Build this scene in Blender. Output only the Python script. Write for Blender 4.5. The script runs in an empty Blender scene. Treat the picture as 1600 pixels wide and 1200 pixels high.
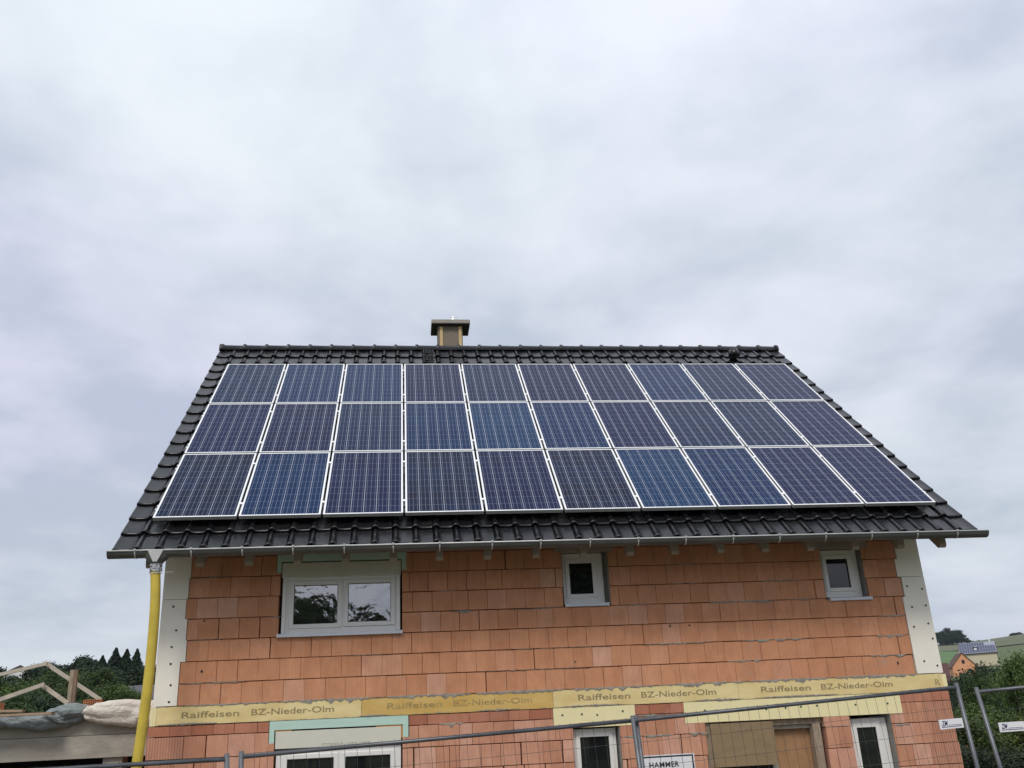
import bpy, bmesh, math, random
import numpy as np
from mathutils import Vector, Matrix, noise
R = random.Random(7)
S = bpy.context.scene
COL = S.collection

# ---------------------------------------------------------------- camera
CAM = np.array([3.6830, -11.8084, -0.4669])
CR = np.array([0.99295252, -0.10943343, -0.04549307])
CU = np.array([0.00328179, -0.35832916, 0.93358955])
CF = np.array([0.1184674, 0.92715939, 0.3554447])
FPX = 1429.0
cd = bpy.data.cameras.new('camera'); cam = bpy.data.objects.new('camera', cd); COL.objects.link(cam)
cd.sensor_width = 36; cd.lens = FPX / 1600 * 36; cd.clip_start = .05; cd.clip_end = 9000
m = Matrix.Identity(4)
for i in range(3):
    m[i][0] = CR[i]; m[i][1] = CU[i]; m[i][2] = -CF[i]; m[i][3] = CAM[i]
cam.matrix_world = m
S.camera = cam

# ---------------------------------------------------------------- world, sun, exposure
SUN_EL, SUN_AZ = math.radians(50), math.radians(200)      # azimuth clockwise from +Y
W = bpy.data.worlds.new('World'); S.world = W; W.use_nodes = True
nt = W.node_tree; nt.nodes.clear()
def wn(t, **k):
    n = nt.nodes.new(t)
    for a, b in k.items(): setattr(n, a, b)
    return n
wl = nt.links.new
out = wn('ShaderNodeOutputWorld')
sky = wn('ShaderNodeTexSky', sky_type='NISHITA', sun_disc=False)
sky.sun_elevation = SUN_EL; sky.sun_rotation = SUN_AZ
bg1 = wn('ShaderNodeBackground'); bg1.inputs[1].default_value = .08; wl(sky.outputs[0], bg1.inputs[0])
tc = wn('ShaderNodeTexCoord'); sx = wn('ShaderNodeSeparateXYZ'); wl(tc.outputs['Generated'], sx.inputs[0])
def wm(op, a, b=None, clamp=False):
    n = wn('ShaderNodeMath', operation=op, use_clamp=clamp)
    for i, v in enumerate((a, b)):
        if v is None: continue
        if isinstance(v, (int, float)): n.inputs[i].default_value = v
        else: wl(v, n.inputs[i])
    return n.outputs[0]
zz = wm('ADD', wm('MAXIMUM', sx.outputs[2], 0.0), .22)     # cloud deck seen in perspective
cx = wn('ShaderNodeCombineXYZ'); wl(wm('DIVIDE', sx.outputs[0], zz), cx.inputs[0]); wl(wm('DIVIDE', sx.outputs[1], zz), cx.inputs[1])
def wnoise(scale, detail, rough, off, dist=0.0):
    mp = wn('ShaderNodeMapping'); mp.inputs['Location'].default_value = off; wl(cx.outputs[0], mp.inputs[0])
    n = wn('ShaderNodeTexNoise'); n.inputs['Scale'].default_value = scale; n.inputs['Detail'].default_value = detail
    n.inputs['Roughness'].default_value = rough; n.inputs['Distortion'].default_value = dist
    wl(mp.outputs[0], n.inputs['Vector']); return n.outputs['Fac']
n1 = wnoise(.95, 4, .5, (3.2, 1.7, 0), .2)
n2 = wnoise(3.0, 8, .55, (8.1, 4.4, 2), .15)
n3 = wnoise(.6, 2, .4, (1.1, 7.7, 5))
mixv = wm('ADD', wm('MULTIPLY', n1, .56), wm('MULTIPLY', n2, .44))
rp = wn('ShaderNodeValToRGB'); wl(mixv, rp.inputs[0])
cr = rp.color_ramp; cr.interpolation = 'B_SPLINE'
cr.elements[0].position = .39; cr.elements[0].color = (.47, .52, .61, 1)
cr.elements[1].position = .60; cr.elements[1].color = (.76, .775, .835, 1)
e = cr.elements.new(.455); e.color = (.585, .615, .695, 1)
e = cr.elements.new(.53); e.color = (.68, .70, .78, 1)
rp2 = wn('ShaderNodeValToRGB'); wl(n3, rp2.inputs[0])       # lilac-grey against green-grey cloud
rp2.color_ramp.elements[0].position = .4; rp2.color_ramp.elements[0].color = (.98, .97, 1.03, 1)
rp2.color_ramp.elements[1].position = .6; rp2.color_ramp.elements[1].color = (.97, 1.01, .99, 1)
mc = wn('ShaderNodeMix', data_type='RGBA', blend_type='MULTIPLY'); mc.inputs[0].default_value = 1
wl(rp.outputs[0], mc.inputs[6]); wl(rp2.outputs[0], mc.inputs[7])
# low cloud is a little greyer than the deck higher up
lo = wm('MULTIPLY', wm('SUBTRACT', .30, sx.outputs[2], True), 1.2, True)
mh = wn('ShaderNodeMix', data_type='RGBA'); wl(lo, mh.inputs[0]); wl(mc.outputs[2], mh.inputs[6]); mh.inputs[7].default_value = (.46, .515, .60, 1)
# an overcast sky brightens steadily towards the zenith
zen = wm('ADD', .91, wm('MULTIPLY', wm('MULTIPLY', wm('MAXIMUM', sx.outputs[2], 0.0), wm('MAXIMUM', sx.outputs[2], 0.0)), .42))
bg2 = wn('ShaderNodeBackground'); wl(zen, bg2.inputs[1]); wl(mh.outputs[2], bg2.inputs[0])
ms = wn('ShaderNodeMixShader'); ms.inputs[0].default_value = .93
wl(bg1.outputs[0], ms.inputs[1]); wl(bg2.outputs[0], ms.inputs[2]); wl(ms.outputs[0], out.inputs[0])
sl = bpy.data.lights.new('sun', 'SUN'); so = bpy.data.objects.new('sun', sl); COL.objects.link(so)
sl.energy = 1.5; sl.angle = math.radians(15); sl.color = (1, .93, .83)
sd = Vector((math.sin(SUN_AZ) * math.cos(SUN_EL), math.cos(SUN_AZ) * math.cos(SUN_EL), math.sin(SUN_EL)))
so.rotation_euler = (-sd).to_track_quat('-Z', 'Y').to_euler()
S.view_settings.view_transform = 'Standard'; S.view_settings.look = 'None'
S.view_settings.exposure = .27; S.view_settings.gamma = 1; S.view_settings.use_curve_mapping = False
S.render.engine = 'CYCLES'
S.cycles.max_bounces = 6; S.cycles.use_denoising = True

# ---------------------------------------------------------------- helpers
def ray(px, py):
    d = CF * FPX + CR * (px - 800) + CU * (600 - py)
    return d / np.linalg.norm(d)
def at(px, py, y):                    # surveyed point of the photograph at depth plane y
    d = ray(px, py); return CAM + d * ((y - CAM[1]) / d[1])
def atr(px, py, r):                   # surveyed point at horizontal distance r
    d = ray(px, py); return CAM + d * (r / math.hypot(d[0], d[1]))

class MatB:
    def __init__(s, name):
        s.m = bpy.data.materials.new(name); s.m.use_nodes = True
        s.t = s.m.node_tree; s.p = s.t.nodes['Principled BSDF']
    def n(s, t, **k):
        n = s.t.nodes.new(t)
        for a, b in k.items(): setattr(n, a, b)
        return n
    def l(s, a, b): s.t.links.new(a, b)
    def setv(s, sock, v):
        if isinstance(v, (int, float, tuple)): sock.default_value = v
        else: s.l(v, sock)
    def ma(s, op, a, b=None, c=None, clamp=False):
        n = s.n('ShaderNodeMath', operation=op, use_clamp=clamp)
        for i, v in enumerate((a, b, c)):
            if v is not None: s.setv(n.inputs[i], v)
        return n.outputs[0]
    def co(s, kind='Object'): return s.n('ShaderNodeTexCoord').outputs[kind]
    def map(s, v, sc=(1, 1, 1), loc=(0, 0, 0)):
        n = s.n('ShaderNodeMapping'); s.l(v, n.inputs[0]); n.inputs['Scale'].default_value = sc
        if isinstance(loc, tuple): n.inputs['Location'].default_value = loc
        else: s.l(loc, n.inputs['Location'])
        return n.outputs[0]
    def noise(s, v, scale, detail=3, rough=.5, dist=0):
        n = s.n('ShaderNodeTexNoise'); s.l(v, n.inputs['Vector']); n.inputs['Scale'].default_value = scale
        n.inputs['Detail'].default_value = detail; n.inputs['Roughness'].default_value = rough; n.inputs['Distortion'].default_value = dist
        return n.outputs['Fac']
    def ramp(s, f, stops):
        n = s.n('ShaderNodeValToRGB'); s.l(f, n.inputs[0]); r = n.color_ramp
        r.elements[0].position, r.elements[0].color = stops[0][0], (*stops[0][1], 1)
        r.elements[1].position, r.elements[1].color = stops[-1][0], (*stops[-1][1], 1)
        for p, c in stops[1:-1]:
            e = r.elements.new(p); e.color = (*c, 1)
        return n.outputs[0]
    def mix(s, f, a, b, mode='MIX'):
        n = s.n('ShaderNodeMix', data_type='RGBA', blend_type=mode)
        s.setv(n.inputs[0], f); s.setv(n.inputs[6], (*a, 1) if isinstance(a, tuple) and len(a) == 3 else a)
        s.setv(n.inputs[7], (*b, 1) if isinstance(b, tuple) and len(b) == 3 else b); return n.outputs[2]
    def col(s, c): s.setv(s.p.inputs['Base Color'], (*c, 1) if isinstance(c, tuple) and len(c) == 3 else c)
    def rough(s, v): s.setv(s.p.inputs['Roughness'], v)
    def bump(s, h, dist=.01, st=1.0):
        n = s.n('ShaderNodeBump'); n.inputs['Distance'].default_value = dist; n.inputs['Strength'].default_value = st
        s.l(h, n.inputs['Height']); s.l(n.outputs[0], s.p.inputs['Normal'])

def simple(name, c, rough=.6, metal=0, var=.12, nscale=6, spec=None, bump=0, stretch=(1, 1, 1), rnd=0):
    b = MatB(name); v = b.map(b.co(), stretch)
    f = b.noise(v, nscale, 5, .6)
    lo = tuple(x * (1 - var) for x in c); hi = tuple(min(1, x * (1 + var)) for x in c)
    cc = b.ramp(f, [(.3, lo), (.7, hi)])
    if rnd:
        oi = b.n('ShaderNodeObjectInfo').outputs['Random']
        cc = b.mix(1.0, cc, b.ramp(oi, [(0, (1 - rnd,) * 3), (1, (1 + rnd,) * 3)]), 'MULTIPLY')
    b.col(cc); b.rough(rough); b.p.inputs['Metallic'].default_value = metal
    if spec is not None: b.p.inputs['Specular IOR Level'].default_value = spec
    if bump: b.bump(b.noise(v, nscale * 5, 4, .6), bump)
    return b.m

M = {}
def brick_mat(name, stops, groove=.0, dark=0.0):
    b = MatB(name)
    oi = b.n('ShaderNodeObjectInfo').outputs['Random']
    geo = b.n('ShaderNodeNewGeometry')
    pos = geo.outputs['Position']
    cell = b.ma('ADD', oi, geo.outputs['Random Per Island']); cell = b.ma('FRACT', cell)
    cc = b.ramp(cell, stops)
    v1 = b.noise(b.map(pos, (1, 1, .6)), 7, 5, .65)
    cc = b.mix(.8, cc, b.ramp(v1, [(.3, (.84, .80, .78)), (.7, (1.12, 1.12, 1.13))]), 'MULTIPLY')
    # extruded vertical comb lines
    v2 = b.noise(b.map(pos, (1, 0.1, .012)), 75, 2, .6)
    cc = b.mix(.40, cc, b.ramp(v2, [(.35, (.86, .83, .82)), (.62, (1.07, 1.08, 1.09))]), 'MULTIPLY')
    sp0 = b.n('ShaderNodeSeparateXYZ'); b.l(pos, sp0.inputs[0])
    rib = b.ma('MULTIPLY', b.ma('ADD', b.ma('SINE', b.ma('MULTIPLY', sp0.outputs[0], 2 * math.pi / .0165)), 1), .5)
    ribm = b.ramp(b.noise(b.map(pos, (1, 1, .8), (7, 1, 3)), 2.6, 3, .5), [(.42, (0, 0, 0)), (.62, (.32, .32, .32))])
    cc = b.mix(b.ma('MULTIPLY', rib, ribm), cc, (.33, .13, .075))
    v5 = b.noise(b.map(pos, (1, 1, 1), (2, 5, 9)), 5.5, 6, .7)
    cc = b.mix(b.ramp(v5, [(.60, (0, 0, 0)), (.72, (.35, .35, .35))]), cc, (.62, .42, .33))
    v3 = b.noise(pos, 34, 4, .7)
    cc = b.mix(b.ramp(v3, [(.66, (0, 0, 0)), (.72, (.5, .5, .5))]), cc, (.30, .20, .16))
    # old cement wash and stains
    v4 = b.noise(pos, 2.3, 6, .65)
    cc = b.mix(b.ramp(v4, [(.60, (0, 0, 0)), (.75, (.4, .4, .4))]), cc, (.36, .30, .26))
    if groove:
        sp = b.n('ShaderNodeSeparateXYZ'); b.l(pos, sp.inputs[0])
        g = b.ma('SINE', b.ma('MULTIPLY', sp.outputs[0], 2 * math.pi / .031))
        gg = b.ma('MULTIPLY', b.ma('ADD', g, 1), .5)
        cc = b.mix(b.ramp(gg, [(.55, (0, 0, 0)), (.9, (groove,) * 3)]), cc, (.20, .075, .045))
    b.col(cc); b.rough(.92); b.p.inputs['Specular IOR Level'].default_value = .2
    b.bump(b.ma('ADD', v2, b.ma('MULTIPLY', v3, .6)), .004, .8)
    return b.m
M['brick'] = brick_mat('brick', [(0, (.575, .275, .150)), (.3, (.63, .308, .172)), (.6, (.615, .30, .166)), (.86, (.645, .325, .188)), (.96, (.65, .36, .235)), (1, (.66, .39, .275))])
M['brick_low'] = brick_mat('brick_lower', [(0, (.54, .265, .165)), (.4, (.61, .315, .205)), (.75, (.64, .345, .235)), (1, (.67, .395, .29))])
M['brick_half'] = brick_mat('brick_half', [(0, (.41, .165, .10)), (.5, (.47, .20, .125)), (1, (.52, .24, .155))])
M['brick_groove'] = brick_mat('brick_groove', [(0, (.53, .27, .18)), (1, (.58, .31, .21))], groove=.42)
M['joint'] = simple('wall_core', (.17, .075, .045), .95, var=.3, nscale=8)
M['mortar'] = simple('mortar', (.31, .29, .25), .95, var=.3, nscale=14, bump=.006)
M['mortar_dark'] = simple('mortar_reveal', (.24, .235, .215), .95, var=.2, nscale=9, bump=.003)
M['concrete'] = simple('concrete', (.37, .345, .295), .9, var=.22, nscale=3, bump=.004, stretch=(1, 1, 2.2))
M['concrete_l'] = simple('lintel_concrete', (.34, .30, .26), .9, var=.15, nscale=6)
M['white_board'] = simple('white_foam', (.89, .86, .76), .8, var=.03, nscale=3)
M['dowel'] = simple('dowel', (.03, .028, .024), .7)
M['dowel_g'] = simple('dowel_green', (.02, .10, .065), .6)
M['green_foam'] = simple('green_foam', (.50, .70, .61), .8, var=.05, nscale=8, stretch=(.3, 1, 3))
M['orange_foam'] = simple('mounting_foam', (.55, .26, .07), .8, var=.3)
M['box_white'] = simple('shutter_box', (.66, .66, .57), .6, var=.03)
M['frame'] = simple('window_frame', (.78, .78, .75), .35, var=.02)
M['seal'] = simple('seal', (.03, .03, .03), .6)
M['alu'] = simple('sill_aluminium', (.60, .64, .69), .4, metal=.1, var=.05)
M['alu_cap'] = simple('sill_end_cap', (.8, .8, .8), .4)
M['pv_frame'] = simple('panel_frame', (.84, .85, .86), .45, metal=.1, var=.02, nscale=3)
M['pv_shade'] = simple('panel_frame_shade', (.42, .42, .41), .5, metal=.2)  # same frame metal, darkened to paint in the shade on its sides
M['rail'] = simple('mounting_rail', (.62, .63, .64), .35, metal=.5)
M['ins_pale'] = simple('pale_yellow_foam', (.86, .78, .45), .85, var=.03)
M['print'] = simple('print_ink', (.30, .24, .12), .8, var=.2, nscale=20)
M['print_faint'] = simple('print_ink_faint', (.38, .28, .11), .8, var=.3, nscale=14)
M['ink_grey'] = simple('print_grey', (.36, .37, .33), .8)
M['black_ink'] = simple('black_ink', (.015, .017, .025), .5)
M['navy_ink'] = simple('navy_ink', (.02, .03, .12), .5)
M['sign_white'] = simple('sign_white', (.82, .83, .86), .4, var=.02)
M['osb_tan'] = simple('tan_sheet', (.265, .19, .105), .75, var=.10, nscale=4, stretch=(1, 1, 3))
M['osb_orange'] = simple('orange_chipboard', (.36, .205, .10), .8, var=.12, nscale=12)
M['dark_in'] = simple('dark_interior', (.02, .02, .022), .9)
M['hose'] = simple('yellow_hose', (.60, .46, .06), .45, var=.14, nscale=5)
M['tape'] = simple('silver_tape', (.55, .56, .60), .3, metal=.8, var=.3, nscale=30, bump=.01)
M['plastic_w'] = simple('white_plastic', (.75, .76, .78), .5)
M['rafter'] = simple('rafter_wood', (.30, .265, .215), .8, var=.15, nscale=8, stretch=(4, 1, 1))
M['under'] = simple('roof_underlay', (.045, .035, .03), .9)
M['clad'] = simple('chimney_cladding', (.20, .165, .125), .8, var=.15, nscale=10, stretch=(1, 1, 4))
M['batten'] = simple('batten_wood', (.60, .44, .22), .75, var=.15, nscale=12, stretch=(4, 4, .5))
M['capc'] = simple('chimney_cap', (.34, .315, .275), .85, var=.1)
M['capshade'] = simple('cap_shade', (.05, .045, .04), .9)  # cap concrete darkened to put the underside's shade into the colour
M['steel'] = simple('flue_steel', (.8, .82, .84), .25, metal=.6)
M['bark'] = simple('bark', (.07, .055, .04), .95, var=.3, nscale=8)
M['galv'] = simple('fence_steel', (.135, .145, .16), .45, metal=.55, var=.25, nscale=5)
M['wire'] = simple('mesh_wire', (.085, .085, .085), .5, metal=.4)
M['foot'] = simple('fence_foot', (.2, .19, .18), .9)
M['render_tree'] = simple('leaf', (.05, .09, .02), .7)
# zinc gutter
b = MatB('zinc'); v = b.co(); f = b.noise(b.map(v, (.5, 3, 3)), 5, 5, .6)
b.col(b.ramp(f, [(.3, (.085, .092, .087)), (.7, (.14, .148, .14))])); b.p.inputs['Metallic'].default_value = .45
b.rough(b.ramp(b.noise(v, 9, 3), [(.3, (.38,) * 3), (.7, (.55,) * 3)])); M['zinc'] = b.m
M['zinc_light'] = simple('zinc_bright', (.62, .63, .62), .45, metal=.2, var=.06)
# glazed black roof tiles
b = MatB('roof_tile'); g = b.n('ShaderNodeNewGeometry'); pos = g.outputs['Position']
oi = b.n('ShaderNodeObjectInfo').outputs['Random']
c = b.ramp(b.ma('FRACT', b.ma('ADD', oi, g.outputs['Random Per Island'])), [(0, (.005, .0055, .007)), (.6, (.008, .008, .010)), (1, (.012, .012, .014))])
c = b.mix(b.ramp(b.noise(pos, 7, 5, .65), [(.52, (0, 0, 0)), (.78, (.42, .42, .42))]), c, (.040, .039, .036))
b.col(c); b.rough(b.ramp(b.noise(pos, 5, 4, .6), [(.3, (.19,) * 3), (.7, (.34,) * 3)]))
b.p.inputs['Specular IOR Level'].default_value = .42
b.bump(b.noise(b.map(pos, (1, .3, .3)), 26, 3, .6), .0035, .7); M['tile'] = b.m
# glass panes
b = MatB('window_glass'); b.col((.012, .014, .015)); b.rough(.015); b.p.inputs['IOR'].default_value = 3.8
b.bump(b.noise(b.map(b.co(), (1, 1, 1)), 3.5, 3, .5), .02, .25); M['glass'] = b.m
b = MatB('window_glass_plain'); b.col((.012, .014, .015)); b.rough(.02); b.p.inputs['IOR'].default_value = 1.6; M['glass2'] = b.m
# yellow foam band
def foam_band(name, lo, hi, dirt):
    b = MatB(name); g = b.n('ShaderNodeNewGeometry').outputs['Position']
    c = b.ramp(b.noise(b.map(g, (.6, 1, 1.5)), 3.5, 4, .55), [(.35, lo), (.65, hi)])
    sp = b.n('ShaderNodeSeparateXYZ'); b.l(g, sp.inputs[0])
    edge = b.ma('MULTIPLY', b.ma('SUBTRACT', .05, b.ma('MINIMUM', b.ma('ABSOLUTE', b.ma('ADD', sp.outputs[2], .213)), b.ma('ABSOLUTE', sp.outputs[2]))), 9, clamp=True)
    nn = b.noise(b.map(g, (1, 1, 2)), 9, 6, .7)
    fac = b.ramp(b.ma('MULTIPLY', b.ma('ADD', edge, .25), nn), [(.30, (0, 0, 0)), (.38, (dirt,) * 3)])
    b.col(b.mix(fac, c, (.33, .29, .2))); b.rough(.85); b.bump(nn, .002); return b.m
M['band'] = foam_band('yellow_foam', (.71, .55, .24), (.82, .69, .36), .55)
M['band_old'] = foam_band('aged_yellow_foam', (.60, .38, .10), (.68, .48, .17), .8)
# tarps
def tarp_mat(name, lo, hi, rg):
    b = MatB(name); g = b.co(); n_ = b.noise(g, 6, 6, .6, .5)
    b.col(b.ramp(n_, [(.3, lo), (.7, hi)])); b.rough(rg)
    b.bump(b.noise(b.map(g, (1, 1, 2)), 11, 5, .6, 1.0), .035, .7); return b.m
M['tarp_grey'] = tarp_mat('grey_tarp', (.17, .20, .205), (.24, .275, .28), .5)
M['tarp_white'] = tarp_mat('white_tarp', (.68, .62, .54), (.80, .75, .67), .6)
M['plank'] = simple('weathered_plank', (.36, .26, .18), .85, var=.25, nscale=7, stretch=(.4, 4, 4))
M['timber'] = simple('grey_timber', (.48, .43, .35), .8, var=.18, nscale=7)
M['post_wood'] = simple('post_wood', (.33, .26, .19), .9, var=.3, nscale=8, stretch=(3, 3, .6), bump=.008)
M['clay'] = simple('clay_block', (.60, .25, .12), .85, var=.15)

# leaves
def leaf_mat(name, a, bcol, c, tr=.25):
    b = MatB(name); g = b.n('ShaderNodeNewGeometry')
    oi = b.n('ShaderNodeObjectInfo').outputs['Random']
    cc = b.ramp(g.outputs['Random Per Island'], [(0, a), (.5, bcol), (1, c)])
    v = b.noise(g.outputs['Position'], .9, 3, .6)
    cc = b.mix(.9, cc, b.ramp(v, [(.35, (.62, .68, .62)), (.65, (1.3, 1.25, 1.1))]), 'MULTIPLY')
    cc = b.mix(.6, cc, b.ramp(oi, [(0, (.75, .85, .85)), (1, (1.2, 1.1, .95))]), 'MULTIPLY')
    b.col(cc); b.rough(.6); b.p.inputs['Specular IOR Level'].default_value = .3
    tl = b.n('ShaderNodeBsdfTranslucent'); b.l(cc, tl.inputs[0])
    mx = b.n('ShaderNodeMixShader'); mx.inputs[0].default_value = tr
    o = b.t.nodes['Material Output']; b.l(b.p.outputs[0], mx.inputs[1]); b.l(tl.outputs[0], mx.inputs[2]); b.l(mx.outputs[0], o.inputs[0])
    return b.m
M['leaf_bright'] = leaf_mat('leaf_bright', (.048, .085, .017), (.072, .118, .025), (.12, .16, .045))
M['leaf_mid'] = leaf_mat('leaf_mid', (.028, .055, .014), (.044, .080, .020), (.085, .115, .036))
M['leaf_dark'] = leaf_mat('leaf_dark', (.014, .031, .015), (.022, .044, .019), (.04, .062, .026))
M['leaf_conifer'] = leaf_mat('leaf_conifer', (.012, .03, .018), (.02, .042, .024), (.035, .055, .03), .1)
M['leaf_purple'] = leaf_mat('leaf_purple', (.03, .016, .018), (.045, .024, .022), (.06, .035, .03))

def mesh(name, vs, fs, mat=None, smooth=False):
    me = bpy.data.meshes.new(name); me.from_pydata([tuple(map(float, v)) for v in vs], [], fs); me.update()
    if mat is not None:
        for x in (mat if isinstance(mat, list) else [mat]): me.materials.append(x)
    if smooth: me.polygons.foreach_set('use_smooth', [True] * len(me.polygons))
    return me
def ob(name, me, parent=None, loc=None, kind=None, label=None, cat=None, group=None):
    o = bpy.data.objects.new(name, me); COL.objects.link(o)
    if loc is not None: o.location = tuple(map(float, loc))
    if parent is not None: o.parent = parent
    if kind: o['kind'] = kind
    if label: o['label'] = label
    if cat: o['category'] = cat
    if group: o['group'] = group
    return o
def thing(name, label, cat, loc=(0, 0, 0), group=None):
    return ob(name, None, None, loc, None, label, cat, group)
class MB:
    def __init__(s): s.v = []; s.f = []; s.mi = []; s.cur = 0
    def add(s, vs, fs):
        k = len(s.v); s.v += [tuple(map(float, v)) for v in vs]; s.f += [tuple(i + k for i in f) for f in fs]; s.mi += [s.cur] * len(fs)
    def box(s, x0, x1, y0, y1, z0, z1):
        s.add([(x0, y0, z0), (x1, y0, z0), (x1, y1, z0), (x0, y1, z0), (x0, y0, z1), (x1, y0, z1), (x1, y1, z1), (x0, y1, z1)],
              [(0, 3, 2, 1), (4, 5, 6, 7), (0, 1, 5, 4), (1, 2, 6, 5), (2, 3, 7, 6), (3, 0, 4, 7)])
    def obox(s, c, ax, ay, az):         # centre and half axes
        c, ax, ay, az = map(np.array, (c, ax, ay, az)); vs = []
        for k in (-1, 1):
            for i, j in ((-1, -1), (1, -1), (1, 1), (-1, 1)): vs.append(c + ax * i + ay * j + az * k)
        s.add(vs, [(0, 3, 2, 1), (4, 5, 6, 7), (0, 1, 5, 4), (1, 2, 6, 5), (2, 3, 7, 6), (3, 0, 4, 7)])
    def bar(s, p, q, w, h, up=(0, 0, 1)):   # rectangular timber from p to q
        p, q = np.array(p, float), np.array(q, float); d = q - p; L = np.linalg.norm(d); d /= L
        sd_ = np.cross(d, np.array(up, float)); sd_ /= np.linalg.norm(sd_); u_ = np.cross(sd_, d)
        s.obox((p + q) / 2, d * L / 2, sd_ * w / 2, u_ * h / 2)
    def tube(s, pts, r, n=8, cap=True):
        pts = [np.array(p, float) for p in pts]; k = len(pts); rs = r if isinstance(r, (list, tuple)) else [r] * k
        vs = []
        for i, p in enumerate(pts):
            d = pts[min(i + 1, k - 1)] - pts[max(i - 1, 0)]; d /= np.linalg.norm(d)
            a = np.cross(d, (0, 1, 0.01) if abs(d[1]) < .8 else (1, 0, 0)); a /= np.linalg.norm(a); c = np.cross(d, a)
            for j in range(n):
                t = 2 * math.pi * j / n; vs.append(p + rs[i] * (math.cos(t) * a + math.sin(t) * c))
        fs = [(i * n + j, i * n + (j + 1) % n, (i + 1) * n + (j + 1) % n, (i + 1) * n + j) for i in range(k - 1) for j in range(n)]
        if cap: fs += [tuple(range(n))[::-1], tuple((k - 1) * n + j for j in range(n))]
        s.add(vs, fs)
    def prism(s, poly, y0, y1):          # polygon in xz extruded along y
        n = len(poly); s.add([(x, y0, z) for x, z in poly] + [(x, y1, z) for x, z in poly],
              [tuple(range(n)), tuple(range(2 * n - 1, n - 1, -1))] + [(i, n + i, n + (i + 1) % n, (i + 1) % n) for i in range(n)])
    def prism_x(s, poly, x0, x1):        # polygon in yz extruded along x
        n = len(poly); s.add([(x0, y, z) for y, z in poly] + [(x1, y, z) for y, z in poly],
              [tuple(range(n))[::-1], tuple(range(n, 2 * n))] + [(i, (i + 1) % n, n + (i + 1) % n, n + i) for i in range(n)])
    def ring(s, x0, x1, z0, z1, wl_, wr, wb, wt, y0, y1):
        s.box(x0, x0 + wl_, y0, y1, z0, z1); s.box(x1 - wr, x1, y0, y1, z0, z1)
        s.box(x0 + wl_, x1 - wr, y0, y1, z0, z0 + wb); s.box(x0 + wl_, x1 - wr, y0, y1, z1 - wt, z1)
    def make(s, name, mat, parent=None, smooth=False, **k):
        me = mesh(name, s.v, s.f, mat, smooth)
        if isinstance(mat, list): me.polygons.foreach_set('material_index', s.mi)
        return ob(name, me, parent, **k)
def bevel(o, w, seg=2):
    md = o.modifiers.new('bevel', 'BEVEL'); md.width = w; md.segments = seg; md.limit_method = 'ANGLE'; return o
def boxo(name, mat, parent, *b, bev=0, **k):
    a = MB(); a.box(*b); o = a.make(name, mat, parent, **k)
    if bev: bevel(o, bev)
    return o
def text_mesh(s, size, bold=0.0, shear=0.0, spacing=1.0):
    cu = bpy.data.curves.new('lettering', 'FONT'); cu.body = s; cu.size = size; cu.offset = bold; cu.shear = shear
    cu.space_character = spacing; cu.extrude = .0006; cu.resolution_u = 3
    t = bpy.data.objects.new('t', cu); COL.objects.link(t)
    me = bpy.data.meshes.new_from_object(t.evaluated_get(bpy.context.evaluated_depsgraph_get()))
    bpy.data.objects.remove(t); bpy.data.curves.remove(cu)
    c = np.zeros(len(me.vertices) * 3, np.float32); me.vertices.foreach_get('co', c); c = c.reshape(-1, 3)
    return me, c
def lettering(s, parent, x0, x1, zb, zt, y, mat, bold=0.0, shear=0.0, rot=0.0, spacing=1.0, ref=None):
    me, c = text_mesh(s, 1.0, bold, shear, spacing)
    mn, mx = c.min(0), c.max(0)
    capz = mx[1]; c[:, 0] = (c[:, 0] - mn[0]) / (mx[0] - mn[0]) * (x1 - x0); c[:, 1] = c[:, 1] / capz * (zt - zb)
    o3 = np.stack([c[:, 0], -c[:, 2], c[:, 1]], 1)
    me.vertices.foreach_set('co', o3.ravel()); me.materials.clear(); me.materials.append(mat); me.update()
    o = ob('lettering', me, parent, (x0, y, zb)); o.rotation_euler = (0, -rot, 0); return o

# ---------------------------------------------------------------- terrain
def interp(r, kn): return float(np.interp(r, [k[0] for k in kn], [k[1] for k in kn]))
KR = [(0, -2.05), (7, -2.5), (10, -2.95), (22, -3.1), (30, -4.2), (60, -6), (120, -3), (300, 8.5), (600, 30), (850, 50.5), (950, 52), (1500, 45), (5000, 20)]
KL = [(0, -2.05), (7, -2.5), (10, -2.95), (22, -3.1), (35, -3.2), (80, -.5), (150, 5), (250, 12), (400, 18), (850, 26), (5000, 10)]
KB = [(0, -2.05), (10, -1.9), (60, -1.0), (300, 2), (5000, 2)]
def ground(x, y):
    dx, dy = x - CAM[0], y - CAM[1]; r = math.hypot(dx, dy); az = math.degrees(math.atan2(dx, dy))
    t = min(1, max(0, (az + 5) / 20)); t = t * t * (3 - 2 * t)
    front = interp(r, KR) * t + interp(r, KL) * (1 - t)
    if az > 31: front += (min(az, 45) - 32.4) * 1.15 * min(1, max(0, (r - 500) / 350)) 
    q = min(1, max(0, (abs(az) - 60) / 40)); q = q * q * (3 - 2 * q)
    return front * (1 - q) + interp(r, KB) * q
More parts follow.
